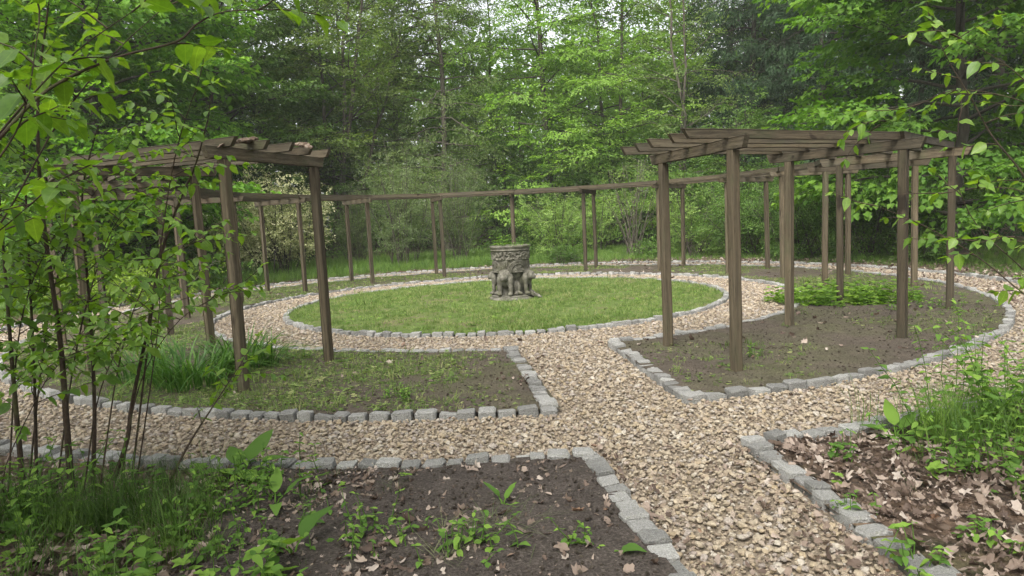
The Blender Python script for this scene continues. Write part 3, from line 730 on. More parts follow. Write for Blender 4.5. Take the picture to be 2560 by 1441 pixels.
DAZ = {0: (0.5, -0.4), 1: (0.2, -0.6), 2: (2.0, -0.6), 3: (4.0, 1.4), 4: (2.0, 0.8), 5: (0, 0.6), 6: (0, 0.5), 7: (0.5, 1), 9: (-1.0, -1.4), 10: (-1.2, -1.5), 11: (-2, -1.8), 12: (-2, -1.6), 14: (1.5, 0), 15: (1.5, 1), 16: (1.9, 1.9)}
DZ = [-0.07, -0.06, -0.05, -0.03, 0, 0, 0, 0, 0, 0, 0, 0.02, 0.04, 0.07, 0.12, 0.13, 0.08]
RI, RO, HP = 5.93, 7.34, 2.19
pergola = thing('pergola', 'weathered brown timber pergola curving round the circular garden', 'pergola', (CX, CY, 0))
def pxy(k, r, da=0.0): return np.array([r * math.cos(PAZ[k] + da), r * math.sin(PAZ[k] + da)])
POSTS = {}
pm = [beam_mesh('post', 1.0, 0.09, 0.09, M['post'], 2, s, 0, 7, 0.0025) for s in range(6)]
bmm = [beam_mesh('crossbeam', 2.0, 0.062, 0.115, M['beam'], 0, 20 + s, 0.05, 6, 0.003) for s in range(4)]
BEAM = []
for k in range(NP):
    d = DAZ.get(k, (0, 0)); ends = []
    for q, r in enumerate((RI, RO)):
        p = pxy(k, r, math.radians(d[q])); z1 = HP + DZ[k] + random.uniform(-.01, .01)
        o = link('post', pm[random.randrange(6)], pergola, (p[0], p[1], -0.05), (random.uniform(-.008, .008), random.uniform(-.008, .008), PAZ[k] + random.uniform(-.06, .06)), (1, 1, HP + DZ[k] + 0.05))
        ends.append(p); POSTS[(k, q)] = p
    u = unit(ends[1] - ends[0]); oh = 0.16 if k == NP - 1 else 0.29; st = ends[0] - u * oh; L = np.linalg.norm(ends[1] - ends[0]) + oh + 0.24
    zb = HP + DZ[k] + 0.058
    link('crossbeam', bmm[k % 4], pergola, (st[0], st[1], zb), (0, 0, math.atan2(u[1], u[0])), (L / 2.0, 1, 1))
    BEAM.append((ends[0], u, zb + 0.058, np.linalg.norm(ends[1] - ends[0])))
RO_OFF = [-0.11, 0.26, 0.64, 1.01, 1.38]
rm = [beam_mesh('rafter', 2.0, 0.046, 0.088, M['beam'], 0, 40 + s, 0.045, 8, 0.004) for s in range(6)]
def rafter(k, j, lap0, lap1, off):
    p0, u0, z0, l0 = BEAM[k]; p1, u1, z1, l1 = BEAM[k + 1]
    a = np.array([*(p0 + u0 * (RO_OFF[j] * l0 / 1.41 + off)), z0]); b = np.array([*(p1 + u1 * (RO_OFF[j] * l1 / 1.41 + off)), z1])
    d = unit(b - a); a = a - d * lap0; b = b + d * lap1
    L = np.linalg.norm(b - a)
    o = link('rafter', rm[random.randrange(6)], pergola, (a[0], a[1], a[2] + 0.036 + random.uniform(-.004, .006)), (random.uniform(-.03, .03), -math.asin(d[2]), math.atan2(d[1], d[0])), (L / 2.0, 1, 1))
    return a, b, d
for k in range(NP - 1):
    off = 0.027 if k % 2 else -0.027
    for j in range(5):
        l0 = 0.07 + random.uniform(0, .05); l1 = 0.07 + random.uniform(0, .05)
        if k == 0: l0 = 0.52 + random.uniform(-.04, .05)
        if k == NP - 2: l1 = 0.24 + random.uniform(-.05, .05)
        a, b, d = rafter(k, j, l0, l1, off)
# rotten split pieces lying on the left end bay
def chunk(seed, L, w, h):
    r = np.random.default_rng(seed); n = 12; m = 7; V = []
    for i in range(n):
        t = i / (n - 1); ww = w * (1 - 0.7 * t ** 3) * r.uniform(0.75, 1.15); hh = h * (1 - 0.8 * t ** 2) * r.uniform(0.7, 1.2)
        for j in range(m):
            th = 2 * PI * j / m; V.append((t * L + r.normal(0, 0.012), ww / 2 * math.cos(th) + r.normal(0, .006), hh / 2 * math.sin(th) + r.normal(0, .006) - 0.04 * t * t))
    F = [(i * m + j, i * m + (j + 1) % m, (i + 1) * m + (j + 1) % m, (i + 1) * m + j) for i in range(n - 1) for j in range(m)]
    me = bpy.data.meshes.new('splintered_end'); me.from_pydata(V, [], F + [tuple(range(m))[::-1], tuple(range((n - 1) * m, n * m))]); me.materials.append(M['splinter']); return me
p0, u0, z0, l0 = BEAM[16]
tan = np.array([-u0[1], u0[0]])
for j, (ro, tt, L, w, h) in enumerate(((0.98, 0.02, 0.52, 0.11, 0.055), (0.42, 0.12, 0.36, 0.10, 0.045))):
    q = p0 + u0 * ro + tan * tt
    o = link('splintered_end', chunk(300 + j, L, w, h), pergola, (q[0], q[1], z0 + 0.10), (0.2, 0.12, math.atan2(tan[1], tan[0]) + (-0.35 if j == 0 else 0.3) - (1.2 if j == 0 else 0.9)))
    o['label'] = 'pale rotten splintered end of a broken rafter'

# ------------------------------------------------------------------ stone urn on four lions
def blob(name, parts, mat, voxel=0.011):
    bm = bmesh.new()
    for c, rad, rot in parts:
        mtx = Matrix.Translation(c) @ Matrix.Rotation(rot[2], 4, 'Z') @ Matrix.Rotation(rot[1], 4, 'Y') @ Matrix.Rotation(rot[0], 4, 'X') @ Matrix.Diagonal((*rad, 1))
        bmesh.ops.create_uvsphere(bm, u_segments=16, v_segments=10, radius=1.0, matrix=mtx)
    me = bpy.data.meshes.new(name + '_tmp'); bm.to_mesh(me); bm.free()
    o = bpy.data.objects.new(name + '_tmp', me); COL.objects.link(o)
    md = o.modifiers.new('r', 'REMESH'); md.mode = 'VOXEL'; md.voxel_size = voxel
    sm = o.modifiers.new('s', 'SMOOTH'); sm.iterations = 3; sm.factor = 0.5
    bpy.context.view_layer.update()
    ev = o.evaluated_get(bpy.context.evaluated_depsgraph_get())
    out = bpy.data.meshes.new_from_object(ev); out.name = name
    bpy.data.objects.remove(o)
    out.materials.clear(); out.materials.append(mat)
    out.polygons.foreach_set('use_smooth', np.ones(len(out.polygons), bool)); return out
urn = thing('stone_urn', 'round carved stone urn carried by crouching lions, in the middle of the lawn', 'urn', (0.0, 13.5, 0.03), math.radians(0))
# plinth: worn irregular disc
def lathe(name, prof, na, mat, fn=None, smooth=True):
    prof = np.array(prof); n = len(prof); th = np.linspace(0, 2 * PI, na, endpoint=False)
    R, T = np.meshgrid(prof[:, 0], th, indexing='ij'); Z, _ = np.meshgrid(prof[:, 1], th, indexing='ij')
    if fn: R, Z = fn(R, T, Z)
    V = np.stack([R * np.cos(T), R * np.sin(T), Z], -1).reshape(-1, 3)
    i = np.arange(n - 1)[:, None] * na; j = np.arange(na)[None, :]; j2 = (j + 1) % na
    return mesh_np(name, V, np.stack([i + j, i + j2, i + na + j2, i + na + j], -1).reshape(-1, 4), mat, smooth)
link('plinth', lathe('plinth', [(0.001, -0.06), (0.44, -0.06), (0.455, 0.0), (0.45, 0.03), (0.42, 0.05), (0.40, 0.055), (0.41, 0.07), (0.39, 0.085), (0.001, 0.09)], 64, M['urn'],
     lambda R, T, Z: (R * (1 + 0.025 * np.sin(3 * T) + 0.02 * np.sin(7 * T + 1)), Z)), urn)
A_FRONT = math.radians(-90)
ARCH = [math.radians(-90 + 24 + 90 * q) for q in range(4)]
LION = [math.radians(-90 - 22 + 90 * q) for q in range(4)]
def carve(R, T, Z):
    z = (Z - 0.545) / 0.40                                   # 0..1 over the carved drum
    out = R.copy(); rel = np.zeros_like(R)
    for a in ARCH:
        d = np.arctan2(np.sin(T - a), np.cos(T - a)) * 0.375   # arc length from the arch centre
        h = (z + 0.02) * 0.40
        q = np.hypot(d, h)
        rel = np.where((q > 0.155) & (q < 0.175), np.maximum(rel, 0.028), rel)
        rel = np.where((q > 0.185) & (q < 0.205), np.maximum(rel, 0.024), rel)
        rel = np.where((q > 0.212) & (q < 0.228), np.maximum(rel, 0.028), rel)
        rel = np.where(q < 0.142, 0.006 + 0.008 * (np.cos(8 * np.arctan2(h - 0.05, d)) > 0) * (q > 0.03), rel)
    for a in LION:                                            # palmette between the arches
        d = np.arctan2(np.sin(T - a), np.cos(T - a)) * 0.375; h = z * 0.40
        fan = (np.abs(np.sin(d * 70 / (0.4 + h * 3))) > 0.45) & (np.abs(d) < 0.02 + h * 0.35) & (h < 0.2) & (h > 0.03)
        rel = np.where(fan, np.maximum(rel, 0.026), rel)
    tw = T * 10; wx = tw + 1.1 * fbm(tw * 0.9, z * 5, 71); wz = z * 7.5 + 1.3 * fbm(tw * 0.8 + 9, z * 4, 72)
    sc = np.clip(np.abs(vnoise(wx, wz, 73) - 0.5) * 3.2, 0, 1)
    band = (z > 0.58) & (z < 0.97)
    rel = np.where(band & (rel < 0.01), 0.034 * (1 - sc) ** 0.7, rel)
    rel += 0.004 * (fbm(T * 14, z * 9, 77) - 0.5)
    m = (z > 0) & (z < 1) & (R > 0.33)
    return np.where(m, out - 0.024 + rel, out), Z
zz = np.linspace(0.546, 0.944, 90)
prof = [(0.001, 0.53), (0.33, 0.53), (0.355, 0.535), (0.362, 0.545)] + [(0.362 + 0.016 * ((z - 0.546) / 0.4) ** 2, z) for z in zz] + \
       [(0.382, 0.950), (0.392, 0.958), (0.384, 0.968), (0.376, 0.978), (0.384, 0.995), (0.398, 1.015), (0.402, 1.03), (0.395, 1.045), (0.375, 1.05), (0.33, 1.045), (0.32, 1.0), (0.001, 1.0)]
bowl = link('bowl', lathe('bowl', prof, 420, M['urn'], carve), urn)
link('core', lathe('core', [(0.25, 0.08), (0.23, 0.2), (0.24, 0.4), (0.29, 0.535)], 40, M['urn'], lambda R, T, Z: (R * (1 + .06 * np.sin(5 * T)), Z)), urn)
E3 = (0, 0, 0)
lion_parts = [((0.20, 0, 0.33), (0.17, 0.105, 0.12), (0, 0.35, 0)), ((0.10, 0, 0.24), (0.15, 0.125, 0.15), E3),
              ((0.30, 0, 0.39), (0.10, 0.095, 0.115), E3), ((0.385, 0, 0.385), (0.075, 0.072, 0.078), E3), ((0.445, 0, 0.36), (0.045, 0.043, 0.037), E3),
              ((0.455, 0, 0.335), (0.03, 0.034, 0.016), E3), ((0.472, 0, 0.377), (0.018, 0.016, 0.014), E3),
              ((0.425, 0.032, 0.425), (0.022, 0.02, 0.014), E3), ((0.425, -0.032, 0.425), (0.022, 0.02, 0.014), E3),
              ((0.355, 0.062, 0.44), (0.022, 0.022, 0.026), E3), ((0.355, -0.062, 0.44), (0.022, 0.022, 0.026), E3)]
for s in (-1, 1):
    lion_parts += [((0.30, s * 0.085, 0.33), (0.062, 0.052, 0.12), (0, -0.1, 0)), ((0.315, s * 0.09, 0.20), (0.04, 0.037, 0.12), E3), ((0.345, s * 0.09, 0.105), (0.06, 0.042, 0.03), E3),
                   ((0.385, s * 0.075, 0.1), (0.018, 0.014, 0.018), E3), ((0.39, s * 0.1, 0.1), (0.018, 0.014, 0.018), E3),
                   ((0.12, s * 0.13, 0.2), (0.115, 0.055, 0.115), (0, 0.4, 0)), ((0.20, s * 0.155, 0.105), (0.085, 0.032, 0.03), E3)]
for q in range(10):
    th = -2.6 + 5.2 * q / 9
    lion_parts.append(((0.315, 0.092 * math.sin(th), 0.40 + 0.085 * math.cos(th)), (0.04, 0.026, 0.03), E3))
lion = blob('lion', lion_parts, M['urn'])
for a in LION:
    link('lion', lion, urn, (0.02 * math.cos(a), 0.02 * math.sin(a), 0.0), (0, 0, a), (1.0, 1.22, 1.2))
link('broken_plinth_piece', chunk(340, 0.22, 0.16, 0.09), urn, (0.38, -0.16, 0.10), (0, 0.25, -0.15)).data.materials[0] = M['urn']
# fill of the bowl and the weeds in it
link('bowl_soil', lathe('bowl_soil', [(0.001, 1.035), (0.15, 1.03), (0.33, 1.02)], 30, M['soil']), bowl)

# ------------------------------------------------------------------ foliage
def leaf_faces(P, D, Nn, L, Wd, fold=0.25, rg=None):
    """rhombic leaves: base P, direction D, normal Nn, length L, width Wd -> V (n*4,3), F (2n,3)"""
    n = len(P); S = unit(np.cross(Nn, D))
    L = np.asarray(L)[:, None]; Wd = np.asarray(Wd)[:, None]
    mid = P + D * L * 0.42
    V = np.stack([P, mid - S * Wd / 2 + Nn * Wd * fold, P + D * L - Nn * L * 0.12, mid + S * Wd / 2 + Nn * Wd * fold], 1).reshape(-1, 3)
    i = np.arange(n)[:, None] * 4
    F = np.concatenate([i + np.array([[0, 2, 1]]), i + np.array([[0, 3, 2]])], 1).reshape(-1, 3)
    return V, F
def spray(r, n, flat=0.3, droop=0.25, aspect=0.75):
    """leaf layout of one leafy twig of unit length along +X: positions, directions, normals"""
    t = np.linspace(0.12, 1.0, n); side = np.where(np.arange(n) % 2, 1, -1)
    sub = r.random(n) ** 0.6 * aspect * (1.05 - t * 0.7)
    P = np.stack([t + sub * 0.35, side * sub, -droop * (t ** 2) + r.normal(0, 0.05, n) - 0.12 * sub], -1)
    D = np.stack([0.75 + 0 * t, side * (0.3 + 0.5 * sub) + r.normal(0, .25, n), -0.25 + r.normal(0, .2, n)], -1)
    Nn = np.stack([r.normal(0, flat, n), r.normal(0, flat, n), np.ones(n)], -1)
    D = unit(D); Nn = unit(Nn - D * (Nn * D).sum(1)[:, None])
    return P, D, Nn
def place_sprays(r, pos, dirs, ups, scale, nleaf, L, Wd, flat=0.35, droop=0.25, aspect=0.75, ntemp=12, lj=0.35):
    """many leafy twigs at pos; returns V, F, rnd per face"""
    Vs, Fs, Rs = [], [], []; off = 0
    temps = [spray(r, nleaf, flat, droop, aspect) for _ in range(ntemp)]
    idx = r.integers(0, ntemp, len(pos))
    X = unit(dirs); Y = unit(np.cross(ups, X)); Z = np.cross(X, Y)
    for k in range(ntemp):
        m = np.where(idx == k)[0]
        if not len(m): continue
        TP, TD, TN = temps[k]
        def tr(a): return a[None, :, 0:1] * X[m][:, None] + a[None, :, 1:2] * Y[m][:, None] + a[None, :, 2:3] * Z[m][:, None]
        sc = scale[m][:, None, None]
        P = (pos[m][:, None] + tr(TP) * sc).reshape(-1, 3); D = tr(TD).reshape(-1, 3); Nn = tr(TN).reshape(-1, 3)
        D = unit(D + r.normal(0, 0.12, D.shape)); Nn = unit(Nn - D * (Nn * D).sum(1)[:, None])
        q = 1 + lj * (r.random(len(P)) * 2 - 1)
        V, F = leaf_faces(P, D, Nn, L * q, Wd * q)
        base = np.repeat(r.random(len(m)), nleaf); rn = np.clip(0.72 * base + 0.28 * r.random(len(P)), 0, 1)
        Vs.append(V); Fs.append(F + off); Rs.append(np.repeat(rn, 2)); off += len(V)
    return np.concatenate(Vs), np.concatenate(Fs), np.concatenate(Rs)

def grow_path(r, p, d, L, n, wander, trop, tropz=0.0):
    out = [p]; d = unit(d); st = L / n
    for i in range(n):
        d = unit(d + r.normal(0, wander, 3) + np.array([0, 0, tropz]) + trop)
        out.append(out[-1] + d * st)
    return np.array(out)

def make_tree(seed, H, trunks, h0, crown, mat, bark, tr=0.16, nlimb=40, nsec=8, nspr=5, nleaf=12, L=0.11, Wd=0.075, sscale=0.55,
              limb_up=0.35, limb_trop=-0.02, flat=0.35, droop=0.25, aspect=0.75, sec_len=0.45, upjit=0.35, whorl=0, sec_droop=0.0, top_fade=1.0, inner=0.25):
    """returns (trunk mesh, crown mesh). trunks: list of (lean dx, lean dy, base dx, base dy, height factor)"""
    r = np.random.default_rng(seed); paths = []; thin = []; sp, sdr, sup, ssc = [], [], [], []
    for (lx, ly, bx, by, hf) in trunks:
        n = 12; Hh = H * hf
        t = np.linspace(0, 1, n + 1)
        wob = np.cumsum(r.normal(0, 0.012 * Hh, (n + 1, 2)), 0) * 0.6; wob[0] = 0
        P = np.stack([bx + lx * t ** 1.2 + wob[:, 0], by + ly * t ** 1.2 + wob[:, 1], t * Hh - 0.15], -1)
        R = tr * hf * (1 - t) ** 0.8 * 0.95 + 0.012; R[0] *= 1.5; R[1] *= 1.08
        paths.append((P, R))
        nl = int(nlimb * hf / sum(q[4] for q in trunks) * len(trunks) / len(trunks)) if len(trunks) > 1 else nlimb
        for i in range(nl):
            u = h0 + (1 - h0) * ((i + r.random() * 0.8) / nl) ** 0.9
            if whorl: u = h0 + (1 - h0) * (math.floor((i / nl) * whorl) + 0.15 * r.random()) / whorl
            base = np.array([np.interp(u, t, P[:, c]) for c in range(3)])
            az = i * 2.399 + r.uniform(-.5, .5)
            Rl = crown((u - h0) / (1 - h0)) * r.uniform(0.7, 1.15)
            if Rl < 0.25: continue
            d = np.array([math.cos(az), math.sin(az), limb_up * (0.6 + 0.9 * u) + r.uniform(-.15, .15)])
            lp = grow_path(r, base, d, Rl, 7, 0.09, np.zeros(3), limb_trop)
            rb = max(0.012, np.interp(u, t, R) * 0.42)
            paths.append((lp, np.linspace(rb, 0.007, 8)))
            ns = max(3, int(nsec * (0.5 + 0.6 * Rl / 3.0)))
            for s in range(ns):
                v = inner + (1 - inner) * (s + r.random()) / ns
                b = np.array([np.interp(v, np.linspace(0, 1, 8), lp[:, c]) for c in range(3)])
                ld = unit(lp[min(7, int(v * 7) + 1)] - lp[max(0, int(v * 7) - 0)] + 1e-6)
                sd = np.cross(ld, [0, 0, 1.0]); sgn = 1 if s % 2 else -1
                d2 = unit(ld * r.uniform(0.5, 1.0) + sd * sgn * r.uniform(0.5, 1.1) + np.array([0, 0, r.normal(0.02 - sec_droop, upjit)]))
                L2 = Rl * sec_len * (1.1 - 0.6 * v) * r.uniform(0.7, 1.3) + 0.25
                qp = grow_path(r, b, d2, L2, 4, 0.12, np.zeros(3), -0.03 - sec_droop * 0.3)
                thin.append((qp, np.linspace(0.011, 0.004, 5)))
                k = max(2, int(nspr * (0.5 + 0.5 * L2)))
                for w in range(k):
                    vv = (w + r.random() * 0.9 + 0.25) / k
                    c = np.array([np.interp(min(vv, 1), np.linspace(0, 1, 5), qp[:, e]) for e in range(3)])
                    dd = unit(qp[-1] - qp[0]); s2 = np.cross(dd, [0, 0, 1.0]) * (1 if w % 2 else -1)
                    sp.append(c); sdr.append(unit(dd + s2 * r.uniform(0.1, 0.9) + np.array([0, 0, r.normal(-0.05 - sec_droop, 0.25)])))
                    sup.append(unit(np.array([r.normal(0, upjit), r.normal(0, upjit), 1.0]))); ssc.append(sscale * r.uniform(0.65, 1.25))
    V1, F1 = tubes(paths, 7); V2, F2 = tubes(thin, 3)
    tm = mesh_np('trunk', np.concatenate([V1, V2]), [np.concatenate([F1, F2 + len(V1)])], bark, True)
    V, F, rn = place_sprays(r, np.array(sp), np.array(sdr), np.array(sup), np.array(ssc), nleaf, L, Wd, flat, droop, aspect)
    cm = mesh_np('crown', V, F, mat, False, {'rnd': rn})
    return tm, cm, len(F)

def tree(name, label, meshes, x, y, rz=0.0, s=1.0, group=None, cat='tree', sz=None):
    z = float(floor_z(np.array([x]), np.array([y]))[0])
    o = thing(name, label, cat, (x, y, z), rz, group); o.scale = (s, s, sz or s)
    link('trunk' if cat == 'tree' else 'stems', meshes[0], o); link('crown' if cat == 'tree' else 'foliage', meshes[1], o)
    return o
def bearing(px, Y):
    """ground position seen in picture column px at distance Y ahead"""
    v = FW + (px - W0 / 2) / F0 * RT
    return v[0] / v[1] * Y

T = {}
T['beech'] = make_tree(1, 21, [(0.5, 0.2, 0, 0, 1)], 0.06, lambda t: 4.9 * (1 - t) ** 0.5 * (0.6 + 0.4 * min(1, t * 4)) + 0.3, M['beech'], M['bark'], 0.17, 72, 9, 4, 16, 0.135, 0.085, 0.66, 0.25, -0.015, 0.17, 0.14, upjit=0.17)
T['beech2'] = make_tree(2, 17, [(-0.9, 0.2, 0, 0, 1), (1.5, 0.4, 0.25, 0.1, 0.85)], 0.05, lambda t: 4.4 * (1 - t) ** 0.55 + 0.4, M['beech'], M['bark'], 0.13, 72, 9, 4, 15, 0.13, 0.085, 0.64, 0.25, -0.015, 0.17, 0.14, upjit=0.17)
T['maple'] = make_tree(3, 15, [(0.8, -0.6, 0, 0, 1)], 0.08, lambda t: 4.8 * (1 - t) ** 0.45 + 0.3, M['maple'], M['bark_dark'], 0.17, 58, 9, 5, 13, 0.17, 0.14, 0.64, 0.32, -0.03, 0.24, 0.2, upjit=0.2)
T['oak'] = make_tree(4, 19, [(3.0, -0.4, 0, 0, 1)], 0.12, lambda t: 5.2 * (1 - t) ** 0.4 + 0.3, M['oak'], M['bark_dark'], 0.24, 66, 9, 5, 14, 0.15, 0.095, 0.62, 0.25, 0.0, 0.25, 0.15, upjit=0.2)
T['hornbeam'] = make_tree(5, 18, [(3.4, 0.3, 0, 0, 1), (1.5, -0.4, 0.5, 0.1, 0.95), (-0.5, 0.3, -0.3, 0.3, 0.9), (4.4, 0.5, 0.9, 0.3, 0.8)], 0.16, lambda t: 3.4 * (1 - t) ** 0.45 + 0.3, M['hornbeam'], M['bark'], 0.13, 96, 8, 4, 14, 0.13, 0.08, 0.58, 0.4, 0.0, 0.25, 0.15, upjit=0.2)
T['larch'] = make_tree(6, 22, [(0.05, 0, 0, 0, 1)], 0.08, lambda t: 3.6 * (1 - t) ** 0.6 + 0.2, M['larch'], M['bark'], 0.15, 90, 9, 4, 18, 0.11, 0.04, 0.62, 0.12, -0.01, 0.6, 0.35, 0.6, whorl=34, sec_droop=0.1)
T['birch'] = make_tree(9, 17, [(0.3, 0, 0, 0, 1), (0.7, 0.2, 0.2, 0.1, 0.9)], 0.12, lambda t: 2.6 * (1 - t) ** 0.5 + 0.3, M['larch'], M['bark'], 0.075, 60, 7, 3, 12, 0.09, 0.055, 0.5, 0.5, 0.0, 0.6, 0.25, 0.6)
T['conifer'] = make_tree(7, 21, [(0.1, 0, 0, 0, 1)], 0.03, lambda t: 3.9 * (1 - t) ** 0.65 + 0.25, M['conifer'], M['bark_dark'], 0.18, 110, 9, 4, 20, 0.17, 0.045, 0.62, 0.12, -0.05, 0.5, 0.45, 0.55, whorl=40, sec_droop=0.22)
T['understorey'] = make_tree(8, 7, [(0.4, 0, 0, 0, 1), (-0.8, 0.3, 0.1, 0, 0.9), (0.6, -0.6, -0.1, 0.1, 0.8)], 0.05, lambda t: 2.7 * (1 - t) ** 0.5 + 0.3, M['understorey'], M['bark_dark'], 0.07, 48, 7, 4, 14, 0.13, 0.075, 0.55, 0.3, -0.01, 0.2, 0.15, upjit=0.18)
print({k: v[2] for k, v in T.items()})
def put(kind, px, Y, rz, s, name, label, group=None, sz=None):
    return tree(name, label, T[kind], bearing(px, Y), Y, rz, s, group, 'tree', sz)
# ---- trees one can pick out, left to right
put('maple', 270, 21.5, 0.4, 1.0, 'maple_tree', 'bright green maple behind the left end of the pergola, at left edge', 'trees around the garden')
put('oak', 530, 31, 0.1, 1.0, 'oak_tree', 'dark trunked oak leaning right above the variegated shrub', 'trees around the garden')
put('hornbeam', 850, 33, 0.0, 1.0, 'hornbeam_tree', 'hornbeam with several grey trunks leaning right, left of the straight larch', 'trees around the garden')
put('larch', 1127, 33, 0.0, 1.0, 'larch_tree', 'larch with one straight upright trunk and thin level branches', 'trees around the garden')
put('beech', 1380, 34, 1.0, 1.02, 'beech_tree', 'bright light green beech straight behind the stone urn', 'trees around the garden')
put('beech2', 1560, 33, 2.2, 0.95, 'beech_tree', 'low spreading light green beech left of the right pergola end', 'trees around the garden')
put('birch', 1725, 29.5, 0.7, 1.0, 'slender_tree', 'slender sparse tree with thin bare trunk left of the dark conifers', 'trees around the garden')
put('conifer', 1890, 34, 0.3, 1.0, 'conifer_tree', 'dark green conifer above the right pergola roof, leftmost of the dark conifers', 'trees around the garden')
put('conifer', 2050, 31, 1.5, 0.95, 'conifer_tree', 'dark blue green conifer just left of the bright maple at right', 'trees around the garden')
put('maple', 2400, 17.5, 2.2, 0.92, 'maple_tree', 'rich green maple overhanging the right end of the pergola', 'trees around the garden')
put('conifer', 2480, 25, 2.6, 1.0, 'conifer_tree', 'dark conifer in the deep shade at right edge behind the maple', 'trees around the garden')
put('oak', 100, 24, 2.0, 0.9, 'oak_tree', 'dark oak at the far left behind the foreground shrub', 'trees around the garden')
# woodland goes on behind the viewer and shades the near beds
tree('beech_tree', 'beech behind the viewer on the left, shading the near bed', T['beech2'], -6.6, -2.6, 1.0, 0.95, 'trees around the garden')
tree('oak_tree', 'oak behind the viewer on the right, shading the near path', T['oak'], 5.2, -6.0, 2.0, 0.9, 'trees around the garden')
# ---- second row and understorey
rows = [(-150, 31, 'oak', 0.95), (230, 34, 'beech2', 1.05), (430, 37, 'conifer', 1.0), (700, 38, 'oak', 1.05), (1010, 38, 'beech', 1.05), (1240, 41, 'beech2', 0.95), (1480, 43, 'beech', 0.66), (1650, 40, 'beech2', 0.8),
        (1790, 41, 'oak', 1.0), (1960, 42, 'conifer', 1.1), (2150, 38, 'conifer', 1.1), (2290, 33, 'conifer', 1.0), (2620, 30, 'oak', 1.0), (2560, 38, 'conifer', 1.1), (880, 44, 'beech', 1.0), (560, 46, 'conifer', 1.1)]
KN = {'oak': ('oak_tree', 'dark oak'), 'beech': ('beech_tree', 'light green beech'), 'beech2': ('beech_tree', 'light green forked beech'), 'conifer': ('conifer_tree', 'dark conifer'), 'larch': ('larch_tree', 'feathery larch')}
WH = ['at the far left edge of the back row', 'behind the bright left maple', 'in the shade behind the left pergola end', 'behind the leaning oak', 'behind the leaning hornbeam trunks', 'right of the straight larch, farther back', 'behind the bright beech, under the brightest sky gap', 'farther back right of the spreading beech',
      'behind the slender bare trunk', 'standing behind the two dark conifers', 'behind the left side of the right maple', 'between the right maple and the dark conifers', 'at the right edge in the back', 'farthest right in the back row', 'far behind the hornbeam', 'far behind the variegated shrub']
for (px, Y, kd, s), wh in zip(rows, WH):
    put(kd, px, Y, rng.uniform(0, 6), s, KN[kd][0], KN[kd][1] + ' ' + wh, 'back row of trees')
us = [(380, 23.5, 0.8, 'under the left maple'), (500, 31, 0.9, 'below the leaning oak'), (800, 32, 0.8, 'between the variegated shrub and the grey green shrub'), (960, 36, 0.9, 'behind the tall grey green shrub'), (1270, 34, 0.85, 'behind the urn, right of the larch trunk'),
      (1390, 33, 0.8, 'right behind the urn'), (1530, 32, 0.8, 'behind the fountain shaped shrub'), (1690, 30, 0.8, 'behind the right end of the far pergola'), (1860, 26, 0.8, 'under the right pergola roof'), (2290, 23, 0.6, 'behind the right outer post'), (160, 19.5, 0.75, 'behind the foreground shrub at left')]
for px, Y, s, wh in us:
    put('understorey', px, Y, rng.uniform(0, 6), s, 'understorey_tree', 'low bushy dark green tree ' + wh, 'understorey trees')
# ---- the wood beyond: one mass
def wood():
    r = np.random.default_rng(55); n = 26000
    ang = r.uniform(-1.0, 1.0, n); rad = 50 + 22 * r.random(n)
    x = np.sin(ang) * rad; y = np.cos(ang) * rad * 1.0
    hmax = 11 + 5 * fbm(ang * 9, rad * 0.05, 3) + 3 * vnoise(ang * 40, rad * 0.2, 5)
    z = hmax * r.random(n) ** 0.8 + 0.3
    D = unit(np.stack([r.normal(0, 1, n), r.normal(0, 1, n), r.normal(-.3, .5, n)], -1)); Nn = unit(np.stack([r.normal(0, .6, n), r.normal(-.3, .6, n), np.ones(n)], -1)); Nn = unit(Nn - D * (Nn * D).sum(1)[:, None])
    P0 = np.stack([x, y, z], -1); Vs, Fs, Rs, off = [], [], [], 0
    for q in range(4):
        V, F = leaf_faces(P0 + r.normal(0, 0.4, P0.shape), unit(D + r.normal(0, .5, D.shape)), Nn, r.uniform(0.3, 0.75, n), r.uniform(0.2, 0.45, n))
        Vs.append(V); Fs.append(F + off); off += len(V); Rs.append(np.repeat(np.clip(0.8 * fbm(ang * 14, rad * 0.1, 8) + 0.3 * r.random(n) - .1, 0, 1), 2))
    o = link('distant_wood', mesh_np('distant_wood', np.concatenate(Vs), np.concatenate(Fs), M['oak'], False, {'rnd': np.concatenate(Rs)}))
    tag(o, 'distant mass of woodland closing the view behind the trees', 'woodland', None, 'stuff')
    tp = []
    for k in range(90):
        a = r.uniform(-.95, .95); q = r.uniform(46, 68); b = np.array([math.sin(a) * q, math.cos(a) * q, 0]); h = r.uniform(9, 15)
        tp.append((np.array([b, b + [r.normal(0, .3), 0, h * .5], b + [r.normal(0, .7), 0, h]]), np.array([0.2, 0.15, 0.04])))
    V, F = tubes(tp, 6)
    o = link('distant_trunks', mesh_np('distant_trunks', V, F, M['bark_dark'], True)); tag(o, 'dim trunks of the distant wood', 'woodland', None, 'stuff')
wood()

